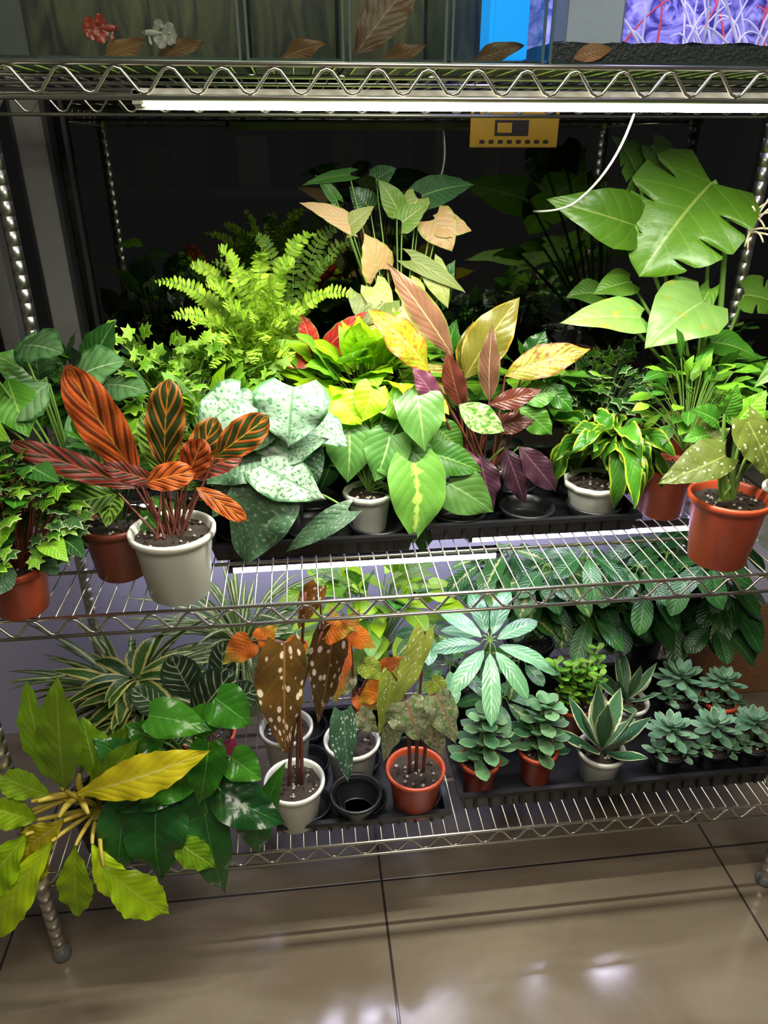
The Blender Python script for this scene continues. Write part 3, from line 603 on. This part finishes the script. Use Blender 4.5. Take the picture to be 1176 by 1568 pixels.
bush(mb,(.82,1.05,1.0),70,(.08,.06,.14),.04,[M['lgreen'],M['satin2'],M['green']],M['stemg'],'ov',.4,.6); mb.build()
for i,(x,y,z,ms) in enumerate(((-.42,1.40,.98,['green','dgreen','satin2']),(-.28,1.42,.97,['green','ivyg','dgreen']),(.28,1.43,.97,['green','dgreen','lgreen']),(.83,1.40,.98,['green','dgreen','lgreen']))):
    mb=MB('potted_pothos'); pot(mb,x,y+.02,SZ,.05,.1,M['black'],M['soil'])
    bush(mb,(x,y,z-.02),44,(.09,.06,.11),.065,[M[k] for k in ms],M['stemd'],'heart',.4,.65); mb.build()

# ================================================================== LOWER SHELF PLANTS
LZ=.238
p=PL('potted_golden_philodendron',(-.428,.95,.40),1.15,1.55,1.05,-.24); mb=p.mb; pot(mb,-.40,1.02,LZ,.06,.11,M['black'],M['soil'])
for (bx,bz,tx,tz,w,yb,yt,m) in [(-5,25,-22,180,64,0,20,'limeg'),(-15,30,-66,180,52,10,30,'limeg'),(30,38,0,130,62,30,50,'limeg'),(20,18,206,62,60,-20,-40,'limey'),(-40,-15,-110,15,48,-10,-20,'lime'),
    (-8,-48,-96,-198,62,-40,-70,'lime'),(-48,-35,-115,-120,66,-30,-50,'lime'),(25,-58,38,-168,54,-40,-60,'lime'),(45,-58,112,-155,46,-30,-60,'lime'),(72,-92,176,-175,66,-60,-80,'lime'),(150,-55,232,-112,48,-20,-50,'limeg'),
    (0,-20,-60,-60,50,-20,-30,'limey'),(20,40,70,120,44,40,60,'limeg'),(-25,20,-105,60,44,0,0,'limeg'),(20,10,90,90,50,20,20,'limeg'),(-20,-30,-50,-120,56,-20,-50,'limey')]:
    b=p.lf(bx,bz,tx,tz,w,M[m],'lance',yb,yt,arch=.12,wav=.05,wf=4,serr=.05,n=(R.uniform(-.2,.2),-.8,.6),nu=26,nv=8); p.st((-.40,1.01,.33),b,.0045,M['stemy'],(0,-.02,.02))
for k in range(8):
    a=R.uniform(0,6.28); tube(mb,bez((-.41,1.0,.36),(-.42,.97,.42),(-.425+.06*math.cos(a),.95+.03*math.sin(a),.42+R.uniform(-.02,.04)),5),[.006]*5+[.003],M['stemy'],6)
mb.build()
p=PL('potted_glossy_green_philodendron',(-.228,.99,.429),1.17,1.5,1.0,-.15); mb=p.mb; pot(mb,-.23,1.06,LZ,.065,.12,M['black'],M['soil'])
for (bx,bz,tx,tz,w,yb,yt,m) in [(-88,-45,-98,-165,70,-30,-60,'gloss'),(-40,-55,-26,-170,100,-40,-80,'gloss'),(30,-78,66,-208,64,-40,-70,'gloss'),(50,-42,152,-102,72,-30,-60,'gloss'),(34,98,90,52,66,0,-20,'glossl'),
    (-58,80,34,50,58,0,-20,'glossl'),(30,35,22,-62,58,-20,-50,'glossl'),(-78,10,-135,52,62,0,-10,'gloss'),(-40,40,-95,70,60,10,10,'glossl'),(90,-60,115,-150,60,-20,-40,'gloss'),(0,0,-60,-50,66,-20,-50,'glossl'),
    (60,10,110,-30,54,-10,-30,'glossl'),(0,60,60,90,50,20,20,'glossl'),(120,-80,142,-5,34,-10,-10,'glossl'),(-20,-20,-100,-60,60,-20,-40,'gloss'),(20,-30,50,-130,70,-20,-40,'gloss'),(-60,20,-20,-40,60,-10,-30,'glossl')]:
    b=p.lf(bx,bz,tx,tz,w,M[m],'heart',yb,yt,arch=.16,lobe=.06,n=(R.uniform(-.25,.25),-.7,.7),nu=16,nv=8,wav=.06,wf=2); p.st((-.23,1.05,.36),b,.003,M['stemg'],(0,-.01,.03))
mb.build()
def straps(mb,o,n,L,w,m,up=.5,spread=1.,az0=0,az1=6.28,st='strap'):
    for _ in range(n):
        az=R.uniform(az0,az1); l=L*R.uniform(.6,1.1); d=V((math.cos(az),math.sin(az)*.8,0))*spread
        e=o+d*l+V((0,0,l*R.uniform(-.5,up)))
        leaf(mb,o+d*.01,e,w*R.uniform(.7,1.2),R.choice(m),st,V((0,-.2,1)),arch=R.uniform(.2,.4),nu=12,nv=4,fold=.3)
mb=MB('potted_spider_plant'); pot(mb,-.38,1.24,LZ,.06,.12,M['black'],M['soil'])
straps(mb,V((-.37,1.22,.40)),110,.22,.015,[M['spid'],M['drac'],M['spid']],.9); mb.build()
mb=MB('potted_song_of_india'); pot(mb,-.33,1.16,LZ,.05,.1,M['black'],M['soil'])
tube(mb,[(-.33,1.16,.33),(-.335,1.15,.50)],.005,M['stemd'])
for h in (.40,.44,.48,.52): straps(mb,V((-.335,1.13,h)),18,.14,.026,[M['drac']],.5)
mb.build()
mb=MB('potted_spider_plant'); pot(mb,-.16,1.36,LZ,.06,.12,M['potw'],M['soil'])
straps(mb,V((-.16,1.35,.42)),100,.23,.013,[M['spid']],.9); mb.build()
mb=MB('potted_calathea_medallion'); pot(mb,-.22,1.14,LZ,.055,.13,M['pott'],M['soil']); o=V((-.205,1.07,.475))
for (bx,bz,by,tx,tz,ty,w,m) in [(-.02,-.01,0,.06,.10,-.01,.085,'pin'),(-.03,-.03,-.02,-.10,.02,-.06,.07,'pin'),(.01,-.04,-.03,.07,-.08,-.09,.06,'pin'),(-.02,.02,.02,-.05,.12,.02,.07,'pin'),(.03,.0,.02,.10,.05,0,.055,'pin'),
    (0,-.03,-.04,-.05,-.09,-.1,.06,'pinu'),(.03,.02,.03,.04,.13,.04,.05,'pin'),(-.06,0,0,-.12,.07,0,.05,'pin'),(.02,-.05,-.04,.02,-.11,-.08,.05,'pinu'),(.03,-.03,-.05,.06,-.02,-.09,.04,'pinu')]:
    b=o+V((bx,by,bz)); leaf(mb,b,o+V((tx,ty,tz)),w,M[m],'oval',(0,-.8,.6),arch=.1,wav=.04); stem(mb,(-.22,1.14,.36),b,.002,M['stemr'])
mb.build()
def beg(name,o,kx,kz,px,py,pm,L,stems,ln=0):
    p=PL(name,o,kx,kz,.95,ln); mb=p.mb
    pot(mb,px,py,LZ+.008,.056,.10,pm,M['soil'])
    for s in stems: tube(mb,bez(p.P(s[0],-12,0),p.P(s[0]*1.2,s[2]*.5,0),p.P(s[1],s[2],0),8),[.0036]*5+[.0026]*4,M['stemr'],7)
    for (bx,bz,tx,tz,w,yb,yt,m) in L:
        b=p.lf(bx,bz,tx,tz,w,M[m],'wing',yb,yt,arch=.08,asym=.15,wav=.07,wf=2.5,n=(R.uniform(-.3,.3),-.9,.4),nu=20,nv=8,lobe=.08)
        s=min(stems,key=lambda q:abs(q[1]-bx)); p.st(p.P(s[1],min(s[2],bz-8),0),b,.0018,M['stemr'],(0,0,.01))
    mb.build()
beg('potted_bronze_begonia',(-.052,1.015,.352),1.135,1.42,-.052,1.02,M['potw'],
 [(-14,214,-12,45,78,-10,-30,'beg_b'),(56,240,36,92,60,10,10,'beg_b'),(34,292,6,235,36,0,0,'beg_b'),(40,235,88,228,40,10,0,'beg_o'),(-62,222,-104,192,46,0,-10,'beg_o'),(-55,225,-25,245,34,10,10,'beg_o'),
  (70,225,95,260,34,10,10,'beg_r'),(70,210,66,120,44,20,20,'beg_r'),(10,222,-26,170,36,20,20,'beg_o'),(-40,215,-60,150,30,10,10,'beg_p')],[(5,15,285),(12,-10,215),(-8,40,230)],-.07)
beg('potted_spotted_begonia',(.062,1.10,.338),1.18,1.46,.062,1.115,M['potw'],
 [(-15,60,-12,-60,46,-60,-80,'beg_t'),(55,100,10,70,42,0,-10,'beg_o'),(50,125,100,145,40,0,0,'beg_r'),(-10,170,-30,230,40,0,0,'beg_r'),(10,60,40,20,38,-20,-30,'beg_p'),(20,140,60,110,36,0,0,'beg_l'),(5,190,40,160,36,0,-5,'beg_o'),(0,120,-30,80,36,0,-10,'beg_p'),(10,90,50,60,36,0,-5,'beg_r')],[(5,0,190),(-8,30,120)])
beg('potted_silver_begonia',(.176,1.02,.345),1.14,1.42,.176,1.025,M['pott'],
 [(8,222,-46,98,42,0,-20,'beg_l'),(-22,118,-2,50,70,-20,-40,'beg_p'),(26,124,58,42,54,-20,-30,'beg_p'),(-42,165,-62,60,36,0,0,'beg_l'),(40,115,5,80,44,10,0,'beg_p'),(15,90,40,20,44,-10,-30,'beg_p'),(-30,90,-55,20,36,0,-10,'beg_p'),(20,150,48,120,36,0,0,'beg_l')],[(0,8,215),(-10,-18,120),(12,22,125)])
mb=MB('potted_begonia_cutting'); pot(mb,-.068,1.165,LZ+.008,.054,.10,M['potw'],M['soil'],tag=True); bush(mb,(-.068,1.165,.40),8,(.05,.04,.06),.05,[M['beg_l'],M['beg_o']],M['stemr'],'wing',.4,.6); mb.build()
mb=MB('empty_black_pot'); pot(mb,.062,1.02,LZ+.008,.05,.055,M['black'],None); mb.build()
mb=MB('potted_coleus'); pot(mb,.13,1.32,LZ,.06,.12,M['black'],M['soil'])
bush(mb,(.13,1.31,.47),90,(.15,.08,.15),.08,[M['neon'],M['lgreen'],M['limeg'],M['green']],M['stemg'],'ov',.4,.5); mb.build()
def whorl(mb,c,root,n,L,w,mats,droop=.4,st=M['stemg'],tilt=(0,0)):
    c=V(c); a0=R.random()*6.28; stem(mb,root,c,.003,st,(0,0,.02))
    for i in range(n):
        a=a0+6.283*i/n; d=V((math.cos(a),math.sin(a),tilt[0]*math.cos(a)+tilt[1]*math.sin(a))); l=L*R.uniform(.8,1.1)
        b=c+d*.018; e=c+d*(l+.018)-V((0,0,l*droop*R.uniform(.5,1.4)))
        stem(mb,c,b,.0012,st); leaf(mb,b,e,w,R.choice(mats),'oval',d*.3+V((0,-.3,1)),arch=.12,nu=10)
mb=MB('potted_umbrella_plant'); pot(mb,.34,1.26,LZ,.06,.12,M['black'],M['soil'])
whorl(mb,(.335,1.14,.535),(.34,1.26,.35),9,.105,.036,[M['sche']],.1,tilt=(0,.6))
for c,L in (((.27,1.20,.44),.08),((.42,1.2,.44),.07),((.36,1.12,.41),.07),((.24,1.24,.5),.07)): whorl(mb,c,(.34,1.26,.35),7,L,.032,[M['sched'],M['schev'],M['sche']],.4)
mb.build()
mb=MB('potted_variegated_umbrella_plant'); pot(mb,.5,1.38,LZ,.06,.12,M['black'],M['soil'])
for i in range(18): whorl(mb,(R.uniform(.36,.66),R.uniform(1.28,1.42),R.uniform(.46,.64)),(.5,1.38,.35),6,.078,.042,[M['sched'],M['schev'],M['sched']],.6)
mb.build()
mb=MB('potted_dark_umbrella_plant'); pot(mb,.8,1.42,LZ,.06,.12,M['black'],M['soil'])
for i in range(26): whorl(mb,(R.uniform(.62,.98),R.uniform(1.28,1.42),R.uniform(.40,.65)),(.8,1.42,.35),6,.08,.045,[M['sched']],.7)
mb.build()
def rosette(mb,c,n,L,w,m,top=1.3,thick=.005,z=0):
    c=V(c)
    for i in range(n):
        q=i/n; az=i*2.39996; el=-.25+q*top; l=L*(1-.55*q)
        d=V((math.cos(az)*math.cos(el),math.sin(az)*math.cos(el),math.sin(el)))
        nn=V((-math.cos(az)*math.sin(el),-math.sin(az)*math.sin(el),math.cos(el)))
        leaf(mb,c+V((0,0,q*L*.25)),c+V((0,0,q*L*.25))+d*l,w*(1-.4*q),m,'succ',nn,arch=-.12,fold=.25,nu=8,nv=4,thick=thick)
for (x,y,h,L,w,m,pm) in [(.31,1.06,.075,.07,.032,'kal','pott'),(.43,1.07,.08,.07,.032,'kal','pott'),(.705,1.07,.05,.06,.022,'echv','black'),(.80,1.07,.05,.058,.022,'echv','black'),(.885,1.07,.05,.055,.022,'echv','black'),
        (.80,1.22,.05,.07,.024,'echv','black'),(.89,1.2,.05,.055,.022,'echv','pott')]:
    mb=MB('potted_succulent' if m=='kal' else 'potted_echeveria'); pot(mb,x,y,LZ+.006,.04,h,M[pm],M['soil'])
    zt=LZ+h
    if m=='kal':
        tube(mb,[(x,y,zt),(x,y,zt+.11)],.005,M['stemg'])
        for k,(zz,s) in enumerate(((.01,1.),(.045,1.),(.08,.85),(.11,.65))): rosette(mb,(x+R.uniform(-.008,.008),y,zt+zz),11,L*s,w,M[m],1.1)
    else:
        tube(mb,[(x,y,zt),(x,y,zt+.05)],.005,M['stemg']); rosette(mb,(x,y,zt+.05),22,L,w,M[m]); rosette(mb,(x+.025,y-.015,zt+.005),12,L*.65,w*.8,M[m]); rosette(mb,(x-.025,y-.01,zt+.01),12,L*.6,w*.8,M[m])
    mb.build()
mb=MB('potted_jade_succulent'); pot(mb,.55,1.2,LZ+.006,.04,.07,M['pott'],M['soil'])
for i in range(9):
    b=V((.55+R.uniform(-.02,.02),1.2+R.uniform(-.02,.02),.31)); e=b+V((R.uniform(-.05,.05),R.uniform(-.04,.03),R.uniform(.06,.15))); tube(mb,[b,e],.003,M['stemg'])
    for k in range(18):
        q=b.lerp(e,.2+.8*k/18); a=k*2.4; d=V((math.cos(a),math.sin(a),.35)); leaf(mb,q,q+d*.024,.013,M['lgreen'] if k%3 else M['green'],'succ',(0,-.2,1),nu=5,nv=2,thick=.002)
mb.build()
def snake(name,x,y,z,pm,n,L,w,seed,h=.085):
    mb=MB(name); pot(mb,x,y,z,.048,h,M[pm],M['soil'])
    o=V((x,y,z+h-.01))
    for i in range(n):
        q=i/n; az=i*2.39996+seed; el=.35+q*1.1; l=L*(.75+.35*q); d=V((math.cos(az)*math.cos(el),math.sin(az)*math.cos(el),math.sin(el)))
        nn=V((-math.cos(az)*math.sin(el),-math.sin(az)*math.sin(el),math.cos(el)))
        leaf(mb,o+d*.01,o+d*l,w,M['sans'],'lance',nn,arch=-.08,fold=.4,nu=12,nv=8,thick=.003)
    mb.build()
snake('potted_variegated_snake_plant',.558,1.06,LZ+.006,'potw',13,.14,.038,.5,.075)
snake('potted_snake_plant',.67,1.2,LZ+.006,'potw',10,.12,.03,2.,.07)

# ================================================================== TOP SHELF AQUARIUMS
Mag=G('aquarium_glass'); tr=Mag.N.new('ShaderNodeBsdfTransparent'); tr.inputs[0].default_value=(.9,.95,.92,1); gl=Mag.N.new('ShaderNodeBsdfGlossy'); gl.inputs['Roughness'].default_value=.03
mx=Mag.N.new('ShaderNodeMixShader'); mx.inputs[0].default_value=.07; Mag.L.new(tr.outputs[0],mx.inputs[1]); Mag.L.new(gl.outputs[0],mx.inputs[2]); Mag=Mag.done(mx.outputs[0])
Medge=simple('aquarium_silicone_edge',(.08,.11,.1),.2)
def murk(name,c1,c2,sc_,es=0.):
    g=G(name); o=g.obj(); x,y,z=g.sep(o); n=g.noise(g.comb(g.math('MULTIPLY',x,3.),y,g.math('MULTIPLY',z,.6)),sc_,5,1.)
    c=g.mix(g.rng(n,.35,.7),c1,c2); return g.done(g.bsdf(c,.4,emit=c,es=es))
Mm1=murk('aquarium_back_algae_glow',(.006,.008,.004),(.065,.06,.025),16,.25)  # tank light is put into the murky back as self-glow
Mm2=G('aquarium_back_purple_glow'); o_=Mm2.obj(); n1=Mm2.noise(o_,22,6,3.); cc=Mm2.mix(Mm2.rng(n1,.4,.7),(.03,.025,.22),(.42,.38,.95)); Mm2=Mm2.done(Mm2.bsdf(cc,.4,emit=cc,es=.4))  # violet tank light is put into this colour and its glow
Mgrav=simple('aquarium_black_gravel',(.02,.02,.025),.5,var=.8,scale=250,bump=1.)
Mlit=leafmat('catappa_leaf_brown',(.2,.08,.025),(.36,.17,.06),rib=(.4,.25,.12),vein=(.14,.07,.03),vstr=.5)
Mblue=simple('blue_filter_plastic_glow',(.01,.25,.8),.3,emit=(.005,.33,.95),es=.9)  # light inside the filter is put into the plastic as glow
Mcor=simple('white_coral_branch_glow',(.7,.65,.85),.5,emit=(.55,.45,.9),es=.45)  # coral glows by itself so that it looks lit
Mcor2=simple('red_coral_branch_glow',(.7,.08,.12),.5,emit=(.6,.05,.1),es=.35)  # red coral gets the same added self-glow
Mcar=simple('clear_container_frost_glow',(.35,.36,.45),.3,emit=(.3,.3,.4),es=.25)  # slight self-glow added to brighten the container
Mfr=simple('betta_red',(.35,.035,.015),.35); Mfw=simple('betta_white',(.38,.34,.3),.35)
TZ=1.484
def tank(x0,x1,y0,y1,h,back,gravel=None):
    mb=MB('glass_aquarium'); t=.004
    for lo,hi in (((x0,y0,TZ),(x1,y0+t,TZ+h)),((x0,y0,TZ),(x0+t,y1,TZ+h)),((x1-t,y0,TZ),(x1,y1,TZ+h))): box(mb,lo,hi,Mag)
    box(mb,(x0,y0,TZ),(x1,y1,TZ+t),Medge); box(mb,(x0,y1-t,TZ),(x1,y1,TZ+h),back)
    for x in (x0,x1-.003): box(mb,(x,y0-.0005,TZ),(x+.003,y0+.003,TZ+h),Medge)
    if gravel:
        N=40;K=8;vs=[];fs=[]
        for i in range(N+1):
            for j in range(K+1): vs.append((x0+t+(x1-x0-2*t)*i/N,y0+t+(y1-y0-2*t)*j/K,TZ+.022+.004*j/K+.004*R.random()))
        for i in range(N):
            for j in range(K): a=i*(K+1)+j; fs.append((a,a+K+1,a+K+2,a+1))
        mb.add(vs,fs,gravel); vs=[];fs=[]
        for i in range(N+1): vs+=[(x0+t+(x1-x0-2*t)*i/N,y0+t+.0005,TZ+t),(x0+t+(x1-x0-2*t)*i/N,y0+t+.0005,TZ+.0225+.003*R.random())]
        for i in range(N): fs.append((2*i,2*i+2,2*i+3,2*i+1))
        mb.add(vs,fs,gravel)
    return mb
def litter(mb,x,y,s): leaf(mb,(x-s*.5,y+.01,TZ+.008),(x+s*.5,y-.01,TZ+.022),s*.42,Mlit,'ov',(R.uniform(-.3,.3),-1,.25),arch=.08,wav=.18,wf=1.5,fold=.4,bend=R.uniform(-.15,.15))
for (x0,x1) in ((-.335,-.05),(-.044,.066),(.071,.184),(.189,.30)):
    mb=tank(x0,x1,.985,1.16 if x0>-.3 else 1.2,.17,Mm1)
    litter(mb,(x0+x1)/2+.01,1.02,.055)
    if x0<-.3: litter(mb,-.12,1.02,.055)
    if .06<x0<.1: leaf(mb,(x0+.01,1.02,TZ+.012),(x1-.02,1.05,TZ+.1),.05,Mlit,'ov',(0,-.9,.3),wav=.1)
    mb.build()
mb=tank(.306,.80,.985,1.25,.2,Mm2,Mgrav)
for k in range(60):
    b=V((R.uniform(.40,.78),R.uniform(1.02,1.22),TZ+.02)); e=b+V((R.uniform(-.07,.07),R.uniform(-.03,.02),R.uniform(.02,.12)))
    tube(mb,bez(b,(b+e)*.5+V((R.uniform(-.03,.03),0,.03)),e,6),[.0016,.0016,.0015,.0013,.0012,.001,.0006],Mcor if k%5 else Mcor2,6)
mb.build()
mb=MB('blue_sponge_filter'); box(mb,(.245,1.03,TZ+.0045),(.293,1.09,TZ+.14),Mblue,.006); tube(mb,[(.27,1.06,TZ+.14),(.27,1.06,TZ+.2)],.006,Mcar,10); mb.build()
mb=MB('clear_plastic_container')
for lo,hi in (((.325,.992,TZ+.0045),(.395,.994,TZ+.11)),((.325,.992,TZ+.0045),(.327,1.04,TZ+.11)),((.393,.992,TZ+.0045),(.395,1.04,TZ+.11)),((.325,1.038,TZ+.0045),(.395,1.04,TZ+.11))): box(mb,lo,hi,Mcar)
leaf(mb,(.335,.990,TZ+.008),(.385,.990,TZ+.018),.02,Mlit,'ov',(0,-1,.3))
mb.build()
def betta(x,y,z,m,dr,k=.55):
    mb=MB('betta_fish'); n=10;vs=[];fs=[];S=12
    for i in range(n+1):
        q=i/n; r=.0075*math.sin(math.pi*min(1,q*.9+.06))**.7*(1-.35*q)*k
        for j in range(S):
            a=6.283*j/S; vs.append((x+dr*(.02-.04*q)*k,y+r*.55*math.cos(a),z+r*math.sin(a)))
    for i in range(n):
        for j in range(S): k2=(j+1)%S; fs.append((i*S+j,i*S+k2,(i+1)*S+k2,(i+1)*S+j))
    fs.append(tuple(range(S))); mb.add(vs,fs,m)
    for (bx,bz,tx,tz,w) in ((-.018,0,-.05,-.004,.034),(-.004,.005,-.022,.022,.02),(-.002,-.005,-.026,-.024,.024),(.008,-.004,.004,-.022,.006),(-.018,0,-.045,.014,.022),(-.018,0,-.045,-.018,.022)):
        leaf(mb,(x+dr*bx*k,y,z+bz*k),(x+dr*tx*k,y-.003,z+tz*k),w*k,m,'succ',(0,-1,0),wav=.08,wf=2,arch=.02)
    for s in (-1,1): lathe(mb,(x+dr*.016*k,y+s*.0035*k,z+.001),[(.0001,-.0012),(.0010,0),(.0001,.0012)],M['black'],8)
    mb.build()
betta(-.198,1.02,TZ+.034,Mfr,1); betta(-.150,1.02,TZ+.030,Mfw,-1)

# ================================================================== misc
mb=MB('yellow_sign_reflection'); My=simple('sign_reflection_yellow',(.45,.27,.01),.5); Mk=simple('sign_reflection_black',(.02,.015,.01),.5)  # card on the glass stands in for a yellow sign's reflection
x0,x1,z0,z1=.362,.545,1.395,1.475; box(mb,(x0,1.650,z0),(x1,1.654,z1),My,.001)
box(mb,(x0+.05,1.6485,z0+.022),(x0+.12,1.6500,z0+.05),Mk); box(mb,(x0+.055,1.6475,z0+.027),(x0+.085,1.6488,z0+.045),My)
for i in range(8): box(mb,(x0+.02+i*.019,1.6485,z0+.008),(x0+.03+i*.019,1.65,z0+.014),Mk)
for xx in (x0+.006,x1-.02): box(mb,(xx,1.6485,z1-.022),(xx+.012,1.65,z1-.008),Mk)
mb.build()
mb=MB('white_power_cable'); tube(mb,bez((.428,1.0,1.448),(.435,1.05,1.37),(.405,1.12,1.325),12)+bez((.405,1.12,1.325),(.395,1.15,1.31),(.40,1.3,1.30),8)[1:],.0016,M['potw'],8); mb.build()
mb=MB('coir_doormat'); Mc=simple('coir_brown',(.2,.09,.035),.9,var=.5,scale=150,bump=1.)
vs=[];fs=[]
for i in range(13):
    for j in range(9):
        x=1.02+.6*i/12; q=j/8; vs.append((x,1.55+.035*q,.002+.27*q))
off=len(vs); vs+=[(x,y-.018,z+.002) for x,y,z in vs]
for i in range(12):
    for j in range(8): a=i*9+j; fs.append((a,a+9,a+10,a+1)); fs.append((a+off,a+off+1,a+off+10,a+off+9))
for i in range(12): fs.append((i*9+8,i*9+17,i*9+17+off,i*9+8+off)); fs.append((i*9,i*9+off,i*9+9+off,i*9+9))
for j in range(8): fs.append((j,j+1,j+1+off,j+off)); fs.append((108+j,108+j+off,109+j+off,109+j))
mb.add(vs,fs,Mc,smooth=False); mb.build()

# ------------------------------------------------------------------ camera
cd=bpy.data.cameras.new('camera'); cam=bpy.data.objects.new('camera',cd); COL.objects.link(cam)
cam.location=(0,0,1.4); cam.rotation_euler=(math.radians(90-26.4),0,math.radians(-6.45))
cd.sensor_fit='VERTICAL'; cd.sensor_height=36; cd.lens=26; cd.clip_start=.02
sc.camera=cam
sc.view_settings.view_transform='Standard'; sc.view_settings.look='None'; sc.view_settings.exposure=.1
